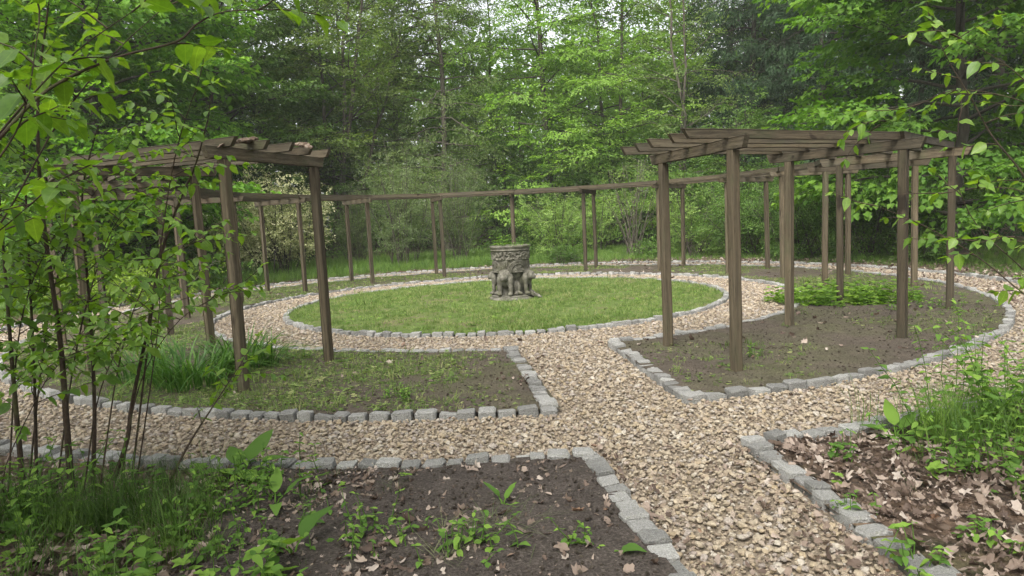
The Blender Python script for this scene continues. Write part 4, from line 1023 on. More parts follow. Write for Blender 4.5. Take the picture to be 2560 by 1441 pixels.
# ------------------------------------------------------------------ shrubs behind the garden
def make_shrub(seed, H, Rr, nstem, mat, bark, nleaf=12, L=0.06, Wd=0.035, nspr=26, sscale=0.35, arch=0.5, bare=0.25, spread=0.15, flat=0.5, droop=0.1, nbr=8, stemr=0.016, upj=0.5):
    r = np.random.default_rng(seed); paths = []; thin = []; sp, sd_, su, ss = [], [], [], []
    for i in range(nstem):
        az = i * 2.399 + r.uniform(-.4, .4); out = Rr * r.uniform(0.25, 1.0); h = H * r.uniform(0.65, 1.05) * (1 - 0.25 * (out / Rr) ** 2)
        b = np.array([spread * r.normal(), spread * r.normal(), -0.05]); t = np.linspace(0, 1, 9)
        e = np.array([math.cos(az), math.sin(az), 0]) * out
        P = b + e[None, :] * (t ** (1.6 - arch))[:, None] + np.array([0, 0, 1.0])[None, :] * (h * (t * (1 + arch * 0.4) - arch * 0.4 * t ** 2.5))[:, None] + np.cumsum(r.normal(0, 0.02, (9, 3)), 0)
        paths.append((P, stemr * r.uniform(0.6, 1.3) * (1 - 0.8 * t) + 0.002))
        for s in range(nbr):
            v = bare + (1 - bare) * (s + r.random()) / nbr
            c = np.array([np.interp(v, t, P[:, q]) for q in range(3)]); a2 = r.uniform(0, 2 * PI)
            d = unit(np.array([math.cos(a2), math.sin(a2), r.uniform(0.0, 0.8)]) + unit(e + 1e-6) * 0.5)
            L2 = (0.25 + 0.35 * Rr * r.random()) * (1.15 - 0.6 * v); qp = grow_path(r, c, d, L2, 4, 0.15, np.zeros(3), -0.06 * arch)
            thin.append((qp, np.linspace(0.006, 0.002, 5)))
            k = max(2, int(nspr * L2 / 3))
            for w in range(k):
                vv = (w + r.random()) / k; c2 = np.array([np.interp(vv, np.linspace(0, 1, 5), qp[:, q]) for q in range(3)])
                sp.append(c2); sd_.append(unit(unit(qp[-1] - qp[0]) + r.normal(0, 0.5, 3))); su.append(unit(np.array([r.normal(0, upj), r.normal(0, upj), 1]))); ss.append(sscale * r.uniform(0.6, 1.2))
    V1, F1 = tubes(paths, 5); V2, F2 = tubes(thin, 3)
    tm = mesh_np('stems', np.concatenate([V1, V2]), [np.concatenate([F1, F2 + len(V1)])], bark, True)
    V, F, rn = place_sprays(r, np.array(sp), np.array(sd_), np.array(su), np.array(ss), nleaf, L, Wd, flat, droop)
    return tm, mesh_np('foliage', V, F, mat, False, {'rnd': rn}), len(F)
S = {}
S['variegated'] = make_shrub(11, 3.7, 2.0, 24, M['variegated'], M['bark_dark'], 12, 0.075, 0.045, 32, 0.38, 0.7, 0.2, 0.3, nbr=10)
S['grey'] = make_shrub(12, 4.6, 1.7, 26, M['greygreen'], M['bark'], 14, 0.06, 0.022, 34, 0.4, 0.35, 0.16, 0.3, nbr=11)
S['light'] = make_shrub(13, 2.8, 1.6, 22, M['lightshrub'], M['bark'], 12, 0.065, 0.035, 30, 0.34, 0.7, 0.15, 0.2, nbr=9)
S['fountain'] = make_shrub(14, 3.6, 1.5, 22, M['lightshrub'], M['bark_light'], 10, 0.05, 0.026, 15, 0.3, 0.3, 0.5, 0.12, nbr=7, stemr=0.02)
S['layered'] = make_shrub(15, 2.9, 1.9, 26, M['understorey'], M['bark'], 14, 0.07, 0.03, 34, 0.42, 0.85, 0.12, 0.3, 0.3, 0.15, 10, upj=0.25)
S['lime'] = make_shrub(16, 1.1, 1.2, 20, M['limeleaf'], M['bark'], 12, 0.07, 0.04, 26, 0.3, 0.6, 0.1, 0.4, nbr=7)
S['low'] = make_shrub(17, 0.8, 0.8, 14, M['understorey'], M['bark'], 12, 0.075, 0.045, 24, 0.28, 0.6, 0.1, 0.25, nbr=6)
print({k: v[2] for k, v in S.items()})
def shrub(kind, px, Y, s, name, label, rz=None, sz=None, group='shrubs beyond the outer path'):
    return tree(name, label, S[kind], bearing(px, Y), Y, rng.uniform(0, 6) if rz is None else rz, s, group, 'shrub', sz)
shrub('variegated', 715, 23.2, 1.0, 'variegated_shrub', 'cream and green variegated shrub seen between the left pergola posts')
shrub('variegated', 590, 26.0, 0.8, 'variegated_shrub', 'smaller cream variegated shrub partly behind the left pergola corner post')
shrub('grey', 1010, 25.0, 0.98, 'grey_green_shrub', 'tall feathery grey green shrub left of the straight larch trunk')
shrub('grey', 1150, 26.0, 0.92, 'grey_green_shrub', 'grey green shrub with dark stems below the straight larch trunk')
shrub('grey', 900, 27.0, 0.7, 'grey_green_shrub', 'small silvery shrub right of the variegated shrub')
shrub('light', 1395, 25.5, 0.95, 'light_green_shrub', 'rounded light green shrub just right of the urn')
shrub('fountain', 1590, 24.5, 1.05, 'fountain_shrub', 'fountain shaped shrub with bare tan stems left of the near right post')
shrub('light', 1500, 28, 0.9, 'light_green_shrub', 'pale green shrub behind the two far posts right of the urn')
shrub('light', 1745, 23.5, 0.95, 'light_green_shrub', 'airy shrub with crossing stems between the two near right posts')
shrub('layered', 1880, 22.5, 1.0, 'layered_shrub', 'layered dark green shrub right of the nearest right post')
shrub('layered', 2010, 20.8, 1.02, 'layered_shrub', 'layered green shrub behind the middle posts of the right pergola')
shrub('layered', 2160, 19.5, 1.05, 'layered_shrub', 'spreading layered shrub behind the outer posts of the right pergola')
shrub('layered', 2290, 19.5, 0.9, 'layered_shrub', 'layered shrub with upright stems beside the far right post')
shrub('lime', 350, 17.5, 1.0, 'lime_green_shrub', 'low lime green shrub behind the left foreground stems')
shrub('lime', 230, 16.0, 0.85, 'lime_green_shrub', 'lime green low shrub at left beyond the outer path')
shrub('low', 480, 19.5, 1.2, 'low_shrub', 'low dark green bush behind the left inner pergola posts')
shrub('low', 1420, 22.9, 0.8, 'low_shrub', 'small leafy bush on the far path edge right of the urn')
shrub('low', 1290, 26, 1.0, 'low_shrub', 'dark low bush directly behind the urn')
shrub('low', 1640, 24, 0.8, 'low_shrub', 'small bush beside the fountain shaped shrub')
shrub('low', 2330, 17, 0.9, 'low_shrub', 'bush in the grass beyond the far right post')
shrub('low', 1960, 20, 0.6, 'low_shrub', 'small weed bush in the dead leaves behind the right pergola')

# ------------------------------------------------------------------ near plants: every large leaf a piece of its own
def broad_leaf(seed, aspect=0.55, fold=0.25, arch=0.25, wav=0.03, tip=1.0, nx=7):
    """an ovate pointed leaf of unit length along +X, upper side +Z"""
    r = np.random.default_rng(seed); t = np.linspace(0, 1, nx)
    w = aspect * 0.5 * np.sin(PI * np.clip(t, 0, 1) ** 0.72) ** 0.85 * (1 - 0.25 * t ** 3 * tip); w[0] = 0.012; w[-1] = 0.0
    z = -arch * t ** 2 + 0.04 * np.sin(t * 6 + r.uniform(0, 6)); V = []
    for i in range(nx):
        V += [(t[i], 0, z[i]), (t[i], -w[i], z[i] + fold * w[i] + r.normal(0, wav) * (0 < i < nx - 1)), (t[i], w[i], z[i] + fold * w[i] + r.normal(0, wav) * (0 < i < nx - 1))]
    V = np.array(V); F = []
    for i in range(nx - 1):
        a = 3 * i; F += [(a, a + 3, a + 4, a + 1), (a, a + 2, a + 5, a + 3)]
    return V, np.array(F)[:, ::-1]
LEAF = [broad_leaf(400 + k, 0.5 + 0.08 * (k % 3), 0.15 + 0.1 * (k % 4), 0.1 + 0.08 * (k % 5)) for k in range(6)]
LEAFM = {}
def leaf_meshes(matname):
    if matname not in LEAFM: LEAFM[matname] = [mesh_np('leaf', V, F, M[matname], True) for V, F in LEAF]
    return LEAFM[matname]
def put_leaves(root, items, mat, mat_mass, limit=300, name='leaf'):
    """items: (pos, dir, up, size). the largest in the picture become objects, the rest one part"""
    pos = np.array([i[0] for i in items]); D = unit(np.array([i[1] for i in items])); U = np.array([i[2] for i in items]); sz = np.array([i[3] for i in items])
    Y = unit(np.cross(U, D)); Z = np.cross(D, Y)
    q = project(pos); show = np.where((q[:, 2] > 0.25) & (q[:, 0] > -40) & (q[:, 0] < W0 + 40) & (q[:, 1] > -40) & (q[:, 1] < H0 + 40), sz / np.maximum(q[:, 2], 0.2), 0)
    order = np.argsort(-show); base = np.array(root.location)
    big = [k for k in order[:limit] if show[k] > 0]; rest = [k for k in range(len(items)) if k not in set(big)]
    ms = leaf_meshes(mat)
    for k in big:
        o = link(name, ms[random.randrange(len(ms))], root); p = pos[k] - base
        o.matrix_local = Matrix(((D[k, 0], Y[k, 0], Z[k, 0], p[0]), (D[k, 1], Y[k, 1], Z[k, 1], p[1]), (D[k, 2], Y[k, 2], Z[k, 2], p[2]), (0, 0, 0, 1))) @ Matrix.Scale(sz[k], 4)
    if rest:
        Vs, Fs, Rs, off = [], [], [], 0
        for k in rest:
            V, F = LEAF[k % len(LEAF)]
            W = pos[k] - base + (V[:, 0:1] * D[k] + V[:, 1:2] * Y[k] + V[:, 2:3] * Z[k]) * sz[k]
            Vs.append(W); Fs.append(F + off); off += len(V); Rs.append(np.full(len(F), rng.random()))
        o = link('foliage', mesh_np('foliage', np.concatenate(Vs), np.concatenate(Fs), M[mat_mass], True, {'rnd': np.concatenate(Rs)}), root); o['kind'] = 'stuff'
    return len(big), len(rest)
def leafy_twig(r, p, d, L, lsz, items, thin, pairs=None, sag=0.10, rad=0.003):
    n = 6; tw = grow_path(r, np.array(p), d, L, n, 0.10, np.zeros(3), -sag * 0.4)
    thin.append((tw, np.linspace(rad, 0.0012, n + 1)))
    m = pairs or max(2, int(L / 0.075))
    for k in range(m + 1):
        v = 0.25 + 0.75 * k / m
        c = np.array([np.interp(v, np.linspace(0, 1, n + 1), tw[:, q]) for q in range(3)]); ax = unit(tw[min(n, int(v * n) + 1)] - tw[max(0, int(v * n) - 1)])
        side = unit(np.cross(ax, [0, 0, 1.0]) + r.normal(0, 0.2, 3)); q = 0.65 + 0.6 * math.sin(PI * min(1, 0.25 + 0.6 * v))
        if k % 2: side = unit(side * 0.5 + np.array([0, 0, 0.4]))
        for sgn in (-1, 1):
            if r.random() < 0.08: continue
            dd = unit(ax * r.uniform(0.35, 0.9) + side * sgn + np.array([0, 0, -0.35 - sag + r.normal(0, 0.25)]))
            items.append((c, dd, unit(np.array([r.normal(0, .35), r.normal(0, .35), 1.0]) + 0 * dd), lsz * q * r.uniform(0.7, 1.2)))
        if k == m: items.append((c, unit(ax + [0, 0, -0.2]), np.array([r.normal(0, .3), r.normal(0, .3), 1.0]), lsz * 0.7))

def near_shrub(name, label, base, stems, seed, lsz, density, mat='dogwood', limit=300, twl=(0.15, 0.42), cat='shrub', start=0.35):
    """stems: list of (pixel path [(x, y, depth)...], radius at base, leafiness, start)"""
    r = np.random.default_rng(seed); root = thing(name, label, cat, base); b = np.array(base); items = []; thin = []
    for path, rad, leafy, st in stems:
        W = [at(*q) for q in path]
        if W[0][2] > 0.25:                                       # rooted beside the view
            foot = b + np.array([r.normal(0, 0.07), r.normal(0, 0.07), -0.03]); L0 = np.linalg.norm(W[0] - foot)
            L1 = sum(np.linalg.norm(W[i + 1] - W[i]) for i in range(len(W) - 1)); st = (L0 + st * L1) / (L0 + L1); W = [foot] + W
        P = catmull(W, 6); n = len(P)
        R = rad * 0.62 * (1 - 0.78 * np.linspace(0, 1, n) ** 0.9); V, F = tubes([(P - b, R)], 8)
        link('stem', mesh_np('stem', V, F, M['stem'], True), root)
        ln = np.concatenate([[0], np.cumsum(np.linalg.norm(np.diff(P, axis=0), axis=1))])
        cnt = int(ln[-1] * (1 - st) * leafy * density)
        for k in range(cnt):
            s = ln[-1] * (st + (1 - st) * (k + r.random()) / max(cnt, 1))
            c = np.array([np.interp(s, ln, P[:, q]) for q in range(3)]); i = min(n - 2, int(np.searchsorted(ln, s))); ax = unit(P[i + 1] - P[max(i - 1, 0)])
            a = r.uniform(0, 2 * PI); d = unit(ax * 0.5 + np.array([math.cos(a), math.sin(a), r.uniform(-0.1, 0.5)]))
            leafy_twig(r, c, d, r.uniform(*twl), lsz, items, thin)
        leafy_twig(r, P[-1], unit(P[-1] - P[-3]), 0.2, lsz, items, thin)
    V, F = tubes([(p - b, q) for p, q in thin], 4)
    link('twigs', mesh_np('twigs', V, F, M['stem'], True), root)['kind'] = 'stuff'
    print(name, put_leaves(root, items, mat, mat + '_j', limit))
    return root
near_shrub('foreground_shrub', 'tall many stemmed green shrub filling the left foreground', tuple(ground_at(200, 1270)), [
    ([(62, 1262, 4.05), (38, 1000, 4.0), (14, 700, 3.9), (-8, 400, 3.8)], 0.028, 0.8, 0.2),
    ([(92, 1240, 4.2), (86, 950, 4.2), (72, 640, 4.1), (60, 300, 4.0), (90, 60, 3.9)], 0.018, 1.3, 0.25),
    ([(180, 1245, 4.1), (165, 1040, 4.1), (150, 850, 4.05), (105, 520, 3.9), (95, 250, 3.8), (120, 20, 3.7)], 0.034, 1.1, 0.3),
    ([(232, 1225, 4.3), (236, 1010, 4.3), (224, 760, 4.3), (205, 500, 4.2), (240, 330, 4.1)], 0.024, 1.4, 0.3),
    ([(285, 1200, 4.3), (318, 1100, 4.3), (330, 1010, 4.3), (372, 810, 4.2), (402, 640, 4.1), (450, 500, 4.0), (486, 420, 3.9), (520, 300, 3.8)], 0.026, 0.8, 0.45),
    ([(395, 1262, 4.1), (470, 1115, 4.2), (540, 1005, 4.3), (605, 905, 4.4)], 0.016, 1.0, 0.45),
    ([(330, 1190, 4.2), (392, 690, 4.0), (436, 400, 3.8), (500, 190, 3.6)], 0.011, 0.7, 0.5),
    ([(345, 1180, 4.3), (395, 820, 4.3), (398, 640, 4.2)], 0.009, 0.9, 0.5),
    ([(140, 1230, 4.2), (190, 880, 4.2), (260, 620, 4.1), (330, 500, 4.0)], 0.010, 1.5, 0.35),
    ([(70, 1220, 4.3), (120, 800, 4.3), (190, 560, 4.2), (300, 400, 4.1)], 0.010, 1.5, 0.3),
    ([(250, 1220, 4.0), (300, 900, 4.0), (370, 700, 3.9), (500, 590, 3.8)], 0.009, 1.3, 0.4),
    ([(20, 1240, 4.0), (50, 820, 4.0), (130, 600, 3.9), (210, 520, 3.8)], 0.009, 1.5, 0.3),
    ([(300, 1215, 4.1), (350, 960, 4.1), (450, 800, 4.0), (590, 720, 3.9)], 0.008, 0.9, 0.5),
    ([(210, 1225, 4.0), (250, 980, 3.9), (330, 820, 3.8), (430, 760, 3.7)], 0.008, 1.3, 0.45),
    ([(10, 1235, 3.7), (90, 1000, 3.7), (160, 900, 3.6), (250, 860, 3.5)], 0.007, 1.4, 0.4),
], 500, 0.06, 13.0)
near_shrub('overhanging_shrub', 'arching leafy branches reaching in from the upper left corner', (-2.2, 1.5, 0.0), [
    ([(-420, 900, 1.9), (-180, 560, 1.9), (0, 345, 1.95), (120, 225, 2.0), (280, 148, 2.05), (440, 105, 2.1), (490, 62, 2.12), (560, 30, 2.15), (690, 24, 2.2)], 0.012, 1.3, 0.35),
    ([(-420, 800, 2.0), (-120, 480, 2.0), (60, 260, 2.0), (190, 130, 2.0), (330, 30, 2.0)], 0.009, 1.2, 0.35),
    ([(-400, 900, 2.2), (-60, 640, 2.2), (150, 300, 2.2), (290, 130, 2.25), (420, 10, 2.3)], 0.008, 1.2, 0.4),
    ([(-420, 980, 1.7), (-200, 640, 1.7), (-20, 420, 1.7), (60, 280, 1.7), (98, 60, 1.7)], 0.008, 1.6, 0.4),
    ([(-400, 1000, 1.8), (-150, 700, 1.8), (20, 560, 1.8), (110, 480, 1.8)], 0.007, 1.4, 0.45),
], 510, 0.07, 5.5, twl=(0.1, 0.3))
near_shrub('side_shrub', 'arching leafy branches reaching in from the right edge above the pergola', (2.9, 2.2, 0.0), [
    ([(2900, 1000, 2.8), (2700, 660, 2.85), (2560, 440, 2.9), (2480, 340, 2.95), (2430, 250, 3.0), (2370, 150, 3.0), (2325, 50, 3.0)], 0.010, 1.0, 0.4),
    ([(2900, 700, 2.6), (2700, 350, 2.6), (2560, 200, 2.6), (2480, 140, 2.6), (2400, 95, 2.6)], 0.007, 1.2, 0.4),
    ([(2900, 640, 2.7), (2700, 330, 2.75), (2560, 255, 2.8), (2400, 225, 2.9), (2300, 260, 2.95), (2200, 312, 3.0)], 0.006, 0.9, 0.45),
    ([(2900, 1050, 2.8), (2720, 850, 2.85), (2560, 735, 2.9), (2440, 640, 3.0), (2300, 560, 3.05), (2190, 515, 3.1)], 0.008, 0.75, 0.4),
    ([(2900, 900, 2.7), (2720, 560, 2.7), (2560, 480, 2.7), (2460, 470, 2.75), (2380, 480, 2.8)], 0.006, 1.0, 0.5),
    ([(2800, 1000, 3.0), (2600, 720, 3.0), (2440, 560, 3.1), (2385, 420, 3.1), (2395, 330, 3.1)], 0.006, 0.7, 0.5),
    ([(2900, 1000, 2.6), (2700, 700, 2.6), (2580, 600, 2.6), (2480, 600, 2.6)], 0.006, 0.9, 0.5),
], 520, 0.052, 7.5, twl=(0.1, 0.26))
# bush of weeds at the right edge, in front
def weed_clump(name, label, cx, cy, n, hgt, spread, seed, lsz, limit=60, cat='weed', group='weeds in the near beds', zf=floor_z):
    r = np.random.default_rng(seed); z = float(zf(np.array([cx]), np.array([cy]))[0]); root = thing(name, label, cat, (cx, cy, z), 0, group); b = np.array([cx, cy, z]); items = []; thin = []
    for k in range(n):
        p = b + np.array([r.normal(0, spread), r.normal(0, spread), -0.01]); h = hgt * r.uniform(0.5, 1.1)
        d = np.array([r.normal(0, .25), r.normal(0, .25), 1.0]); tw = grow_path(r, p, d, h, 5, 0.1, np.zeros(3), 0.0)
        thin.append((tw - b, np.linspace(0.004, 0.0015, 6)))
        m = max(2, int(h / 0.06))
        for q in range(1, m + 1):
            v = q / m; c = np.array([np.interp(v, np.linspace(0, 1, 6), tw[:, e]) for e in range(3)]); a = r.uniform(0, PI)
            for sgn in (0, PI):
                aa = a + sgn + r.uniform(-.3, .3)
                items.append((c, unit(np.array([math.cos(aa), math.sin(aa), r.uniform(-.3, .35)])), np.array([r.normal(0, .2), r.normal(0, .2), 1.0]), lsz * (1.15 - 0.5 * v) * r.uniform(0.7, 1.2)))
    V, F = tubes(thin, 4); link('stems', mesh_np('stems', V, F, M['herb_j'], True, {'rnd': np.full(len(F), .3)}), root)['kind'] = 'stuff'
    put_leaves(root, items, 'herb', 'herb_j', limit); return root
g = lambda x, y: ground_at(x, y)[:2]
weed_clump('weed_bush', 'leafy green weeds at the right edge beside the outer path', *g(2500, 1090), 34, 0.75, 0.22, 601, 0.085, 200)
weed_clump('weed_bush', 'lower leafy weeds at the right edge under the grass tuft', *g(2480, 1180), 26, 0.4, 0.22, 602, 0.07, 120)
weed_clump('weed_bush', 'tall weeds at far right beyond the near sett row', *g(2600, 1010), 24, 0.8, 0.25, 603, 0.08, 120)
weed_clump('weed', 'small broad leaved weed just inside the right sett corner', *g(2110, 1160), 7, 0.16, 0.05, 604, 0.07, 60)
weed_clump('weed', 'three leaved weed in the dead leaves right of the loose setts', *g(2290, 1440), 8, 0.14, 0.05, 605, 0.07, 60)
weed_clump('weed', 'small weed low in the dead leaves near the bottom right corner', *g(2480, 1380), 9, 0.15, 0.06, 606, 0.06, 60)
weed_clump('weed', 'weed in the middle of the right dead leaf bed', *g(2370, 1190), 8, 0.18, 0.08, 607, 0.055, 60)
weed_clump('weed', 'weed growing against the loose setts at right', *g(2130, 1310), 6, 0.13, 0.05, 608, 0.05, 60)
weed_clump('weed', 'green weed clump in the middle of the dark dug soil', *g(1170, 1400), 14, 0.2, 0.08, 609, 0.06, 80)
weed_clump('weed', 'weed clump at bottom left of the dug soil', *g(920, 1380), 22, 0.2, 0.14, 610, 0.055, 120)
weed_clump('weed', 'single upright weed with one leaf on the dark soil', *g(1420, 1400), 4, 0.2, 0.03, 611, 0.05, 30)
weed_clump('weed', 'weeds behind the sett row left of the dug soil', *g(640, 1230), 26, 0.22, 0.18, 612, 0.06, 120)
weed_clump('weed', 'weeds under the leaning stem at lower left', *g(560, 1300), 40, 0.28, 0.26, 613, 0.055, 150)
weed_clump('weed', 'low weeds beside the big leaved plant at bottom', *g(640, 1410), 30, 0.2, 0.2, 614, 0.05, 120)
weed_clump('weed', 'tall thin weeds at the left edge under the shrub', *g(60, 1330), 30, 0.45, 0.22, 615, 0.065, 150)
weed_clump('weed', 'weeds with pointed leaves at the bottom left corner', *g(330, 1480), 20, 0.25, 0.16, 616, 0.085, 150)
weed_clump('weed', 'pale green seedling at the bottom edge left of centre', *g(700, 1500), 6, 0.22, 0.03, 617, 0.1, 40)
weed_clump('weed', 'weed patch in the mossy bed near the front setts', *g(1000, 1010), 16, 0.12, 0.10, 618, 0.05, 80, zf=bed_z)
weed_clump('weed', 'weeds at the foot of the inner left post', *g(760, 905), 14, 0.14, 0.12, 619, 0.045, 80, zf=bed_z)
weed_clump('weed', 'small weeds beside the nearest right post', *g(1880, 900), 8, 0.2, 0.1, 620, 0.05, 60, zf=bed_z)
weed_clump('weed', 'trailing weeds at the outer foot of the far right posts', *g(2330, 775), 26, 0.22, 0.3, 621, 0.07, 100, zf=bed_z)
weed_clump('urn_plant', 'fresh green seedlings growing in the bowl of the urn', -0.17, 13.36, 18, 0.26, 0.08, 622, 0.075, 60, 'plant', None, zf=lambda x, y: x * 0 + 1.06)
weed_clump('urn_plant', 'low weeds along the right side of the urn rim', 0.14, 13.36, 18, 0.08, 0.12, 623, 0.045, 60, 'plant', None, zf=lambda x, y: x * 0 + 1.06)
# big leaved dock plants
def dock(name, label, px, py, leaves, seed):
    """leaves: (azimuth, elevation, length, width factor)"""
    r = np.random.default_rng(seed); gx, gy = g(px, py); z = float(floor_z(np.array([gx]), np.array([gy]))[0]) + 0.02
    root = thing(name, label, 'plant', (gx, gy, z), 0, 'broad leaved plants')
    for k, (az, el, L, wf) in enumerate(leaves):
        V, F = broad_leaf(seed + k, 0.62 * wf, 0.18, 0.45, 0.02, 0.6, 9); stalk = 0.4 * L
        d = np.array([math.cos(az) * math.cos(el), math.sin(az) * math.cos(el), math.sin(el)]); p = d * stalk
        Vt, Ft = tubes([(np.array([[0, 0, -0.02], p * 0.5 + [0, 0, 0.01], p]), np.array([0.006, 0.005, 0.003]))], 5)
        o = link('leaf', mesh_np('leaf', V, F, M['herb'], True), root)
        Y = unit(np.cross([0, 0, 1.0], d)); Z = np.cross(d, Y)
        o.matrix_local = Matrix(((d[0], Y[0], Z[0], p[0]), (d[1], Y[1], Z[1], p[1]), (d[2], Y[2], Z[2], p[2]), (0, 0, 0, 1))) @ Matrix.Scale(L, 4)
        o.parent = link('stalk', mesh_np('stalk', Vt, Ft, M['herb_j'], True, {'rnd': np.full(len(Ft), .5)}), root)
dock('dock_plant', 'plant with two large veined leaves at the bottom, left of the dug soil', 735, 1420, [(-1.5, 0.9, 0.24, 1.2), (0.9, 0.9, 0.2, 0.8), (2.6, 0.5, 0.14, 0.9)], 700)
dock('dock_plant', 'broad leaved dock beside the right sett corner', 2240, 1110, [(1.4, 1.1, 0.2, 0.75), (0.5, 0.8, 0.18, 0.8), (-0.4, 0.4, 0.18, 0.8), (2.4, 0.5, 0.16, 0.8), (-1.4, 0.4, 0.12, 0.8)], 720)
dock('dock_plant', 'large pale leaved dock behind the setts at lower left', 610, 1210, [(1.2, 0.9, 0.26, 0.9), (2.2, 0.7, 0.22, 0.9), (0.2, 0.6, 0.22, 0.8), (-1.0, 0.5, 0.2, 0.9), (-2.4, 0.6, 0.2, 0.9)], 740)
dock('dock_plant', 'dock with drooping leaves in the weeds left of the dug soil', 690, 1290, [(-1.2, 0.5, 0.16, 0.7), (0.3, 0.9, 0.18, 0.6), (1.8, 0.8, 0.2, 0.6)], 760)
dock('dock_plant', 'bent single leaf plant in the middle of the dug soil', 1260, 1290, [(0.5, 1.2, 0.10, 0.9), (-0.4, 0.3, 0.1, 1.0), (2.5, 1.0, 0.12, 0.5)], 780)
dock('dock_plant', 'small plant with one round leaf near the lowest setts', 1530, 1420, [(-0.3, 0.5, 0.11, 1.2), (2.4, 0.4, 0.07, 0.9)], 790)
# day lily clumps, every blade a piece
def blade(seed, L=1.0):
    r = np.random.default_rng(seed); n = 9; t = np.linspace(0, 1, n); bend = r.uniform(0.45, 1.35); V = []
    for i in range(n):
        w = 0.014 * (1 - t[i] ** 2.2) + 0.001; x = bend * t[i] ** 1.8; z = t[i] * (1.02 - 0.5 * bend * t[i] ** 1.6)
        V += [(x, -w, z + 0.4 * w), (x, 0, z), (x, w, z + 0.4 * w)]
    F = []
    for i in range(n - 1):
        a = 3 * i; F += [(a, a + 1, a + 4, a + 3), (a + 1, a + 2, a + 5, a + 4)]
    return mesh_np('blade', np.array(V), np.array(F), M['lily'], True)
BL = [blade(800 + k) for k in range(6)]
def lily(label, px, py, n, h, sp, seed):
    r = random.Random(seed); gx, gy = g(px, py); z = float(bed_z(np.array([gx]), np.array([gy]))[0])
    root = thing('day_lily', label, 'plant', (gx, gy, z), 0, 'day lily clumps')
    for k in range(n):
        a = r.uniform(0, 2 * PI); q = sp * math.sqrt(r.random()); s = h * r.uniform(0.6, 1.1)
        link('blade', BL[r.randrange(6)], root, (q * math.cos(a), q * math.sin(a), -0.01), (r.uniform(-.15, .15), r.uniform(-.15, .25), a + r.uniform(-.9, .9)), (s, s * r.uniform(.8, 1.3), s))
lily('dense day lily clump left of the near left post', 480, 975, 190, 0.62, 0.34, 1)
lily('day lily clump behind the near left post', 600, 935, 150, 0.6, 0.26, 2)
lily('day lily clump at the left, behind the shrub stems', 370, 960, 150, 0.6, 0.30, 3)
lily('small day lily clump right of the near left post', 660, 925, 80, 0.52, 0.16, 4)
# grass tufts in front
FG = [tuft_mesh(900 + k, 26, 0.42, 0.05, 0.006, 0.6, M['tallgrass_shaded'], 4) for k in range(4)]
def grass_patch(name, label, pts, s0, s1, protos, zs=1.0):
    P = np.array(pts); P[:, 2] = floor_z(P[:, 0], P[:, 1]); s = rng.uniform(s0, s1, len(P))
    scatter(name, P, yaw_rot(len(P), 0.12), np.stack([s, s, s * zs], -1), protos, label, 'grass')
def cloud(px, py, sx, sy, n):
    c = ground_at(px, py); return np.stack([c[0] + rng.normal(0, sx, n), c[1] + rng.normal(0, sy, n), np.zeros(n)], -1)
grass_patch('tall_grass', 'long grass with shade put into its colour round the foot of the foreground shrub', np.concatenate([cloud(120, 1330, 0.45, 0.22, 50), cloud(330, 1330, 0.26, 0.18, 40), cloud(250, 1460, 0.4, 0.2, 14)]), 0.45, 1.05, FG)
grass_patch('tall_grass', 'upright tuft of long grass at the right in front of the outer path', cloud(2400, 1105, 0.16, 0.14, 30), 0.8, 1.35, [tuft_mesh(910 + k, 20, 0.42, 0.05, 0.006, 0.6, M['tallgrass'], 4) for k in range(3)])
SW = [tuft_mesh(930 + k, 34, 0.3, 0.03, 0.005, 1.5, M['straw'], 5) for k in range(3)]
grass_patch('dry_grass', 'pale flattened dry grass on the dark dug soil', np.concatenate([cloud(1180, 1360, 0.1, 0.07, 7), cloud(1290, 1340, 0.07, 0.05, 6), cloud(1080, 1430, 0.12, 0.04, 4)]), 0.5, 0.85, SW, 0.35)
P = np.concatenate([jgrid(1.7, 4.6, 2.6, 6.0, 0.13), jgrid(-3.8, -0.4, 2.4, 4.6, 0.12)]); r_, a_ = pol(P)
m = (r_ > R4 + 0.2) & ~on_strip(P, 0.2) & (rng.random(len(P)) < np.where(P[:, 0] > 0, np.clip((P[:, 0] - 1.8) * 0.5 + (P[:, 1] - 3.7) * 0.45, 0.10, 0.9), np.clip((-0.7 - P[:, 0]) * 0.8, 0.03, 0.85)))
P = P[m]; P[:, 2] = floor_z(P[:, 0], P[:, 1]) + 0.015; s = rng.uniform(0.4, 1.1, len(P))
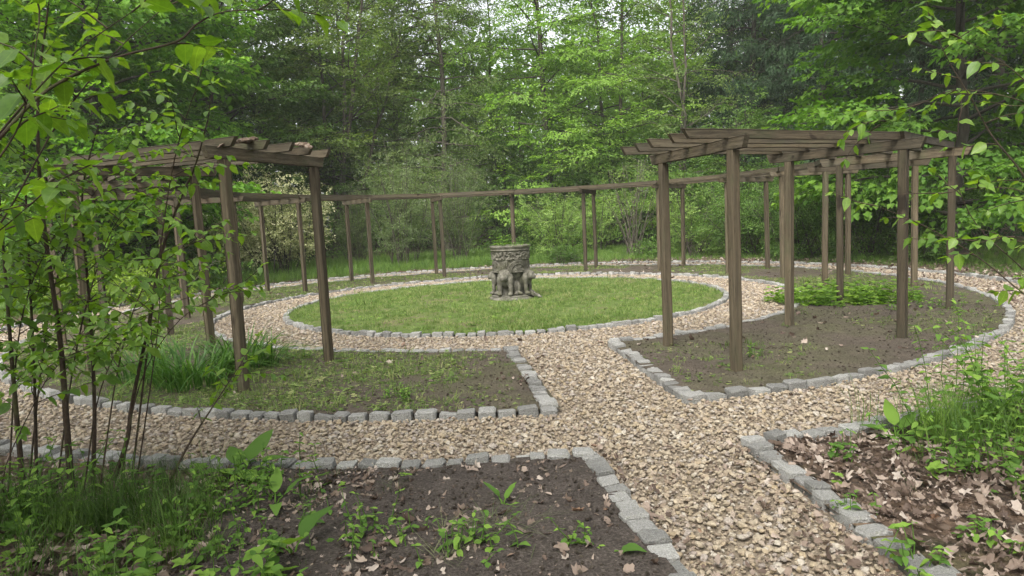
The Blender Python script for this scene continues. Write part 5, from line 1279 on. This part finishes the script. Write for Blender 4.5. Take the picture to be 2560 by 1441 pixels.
UW = [rosette_mesh(960 + k, 6, 0.075, 0.04, M['herb'], 0.5, 2) for k in range(4)] + [tuft_mesh(970 + k, 10, 0.16, 0.03, 0.004, 0.8, M['tallgrass_shaded'], 3) for k in range(3)]
scatter('undergrowth', P, yaw_rot(len(P), 0.2), np.stack([s] * 3, -1), UW, 'mixed low weeds and grass among the dead leaves of the near beds', 'weeds')
# a pale stone by the left post, fallen twigs
st = link('field_stone', PEB[2], loc=(*g(598, 1013), 0.05), rot=(0, 0, 0.4), scale=(0.13, 0.09, 0.07)); tag(st, 'pale flat stone lying at the foot of the near left post', 'stone')
def fallen_stick(label, a, b, rad, seed):
    r = np.random.default_rng(seed); A = np.array([*g(*a), 0.055]); B = np.array([*g(*b), 0.06]); t = np.linspace(0, 1, 8)[:, None]
    P = A + (B - A) * t + r.normal(0, 0.012, (8, 3)); V, F = tubes([(P, np.linspace(rad, rad * 0.5, 8))], 6)
    tag(link('fallen_stick', mesh_np('fallen_stick', V, F, M['stem'], True)), label, 'stick', 'fallen sticks')
fallen_stick('thin dark stick lying on the gravel beside the loose right setts', (1885, 1170), (1935, 1210), 0.006, 1)
fallen_stick('thin stick lying across the gravel at the path crossing', (1520, 1025), (1610, 1010), 0.004, 2)
fallen_stick('pale curved stick in the dug soil near the lowest setts', (1450, 1425), (1520, 1400), 0.006, 3)
fallen_stick('stick lying on the bare soil of the right bed', (1880, 885), (1990, 880), 0.006, 4)

# ------------------------------------------------------------------ thin haze volume, added to lift the dark background
def haze():
    bm = bmesh.new(); bmesh.ops.create_cube(bm, size=1.0, matrix=Matrix.Translation((0, 12, 13.0)) @ Matrix.Diagonal((250, 250, 30, 1)))
    me = bpy.data.meshes.new('haze'); bm.to_mesh(me); bm.free()
    m, t, out = new_mat('added_haze'); v = N(t, 'ShaderNodeVolumePrincipled'); v.inputs['Color'].default_value = (0.95, 0.97, 0.95, 1)
    v.inputs['Density'].default_value = 0.0007; v.inputs['Anisotropy'].default_value = 0.0
    t.links.new(v.outputs[0], out.inputs['Volume']); me.materials.append(m)
    tag(link('haze', me), 'thin pale haze volume added to lift the dark between the trees', 'haze', None, 'stuff')
haze()
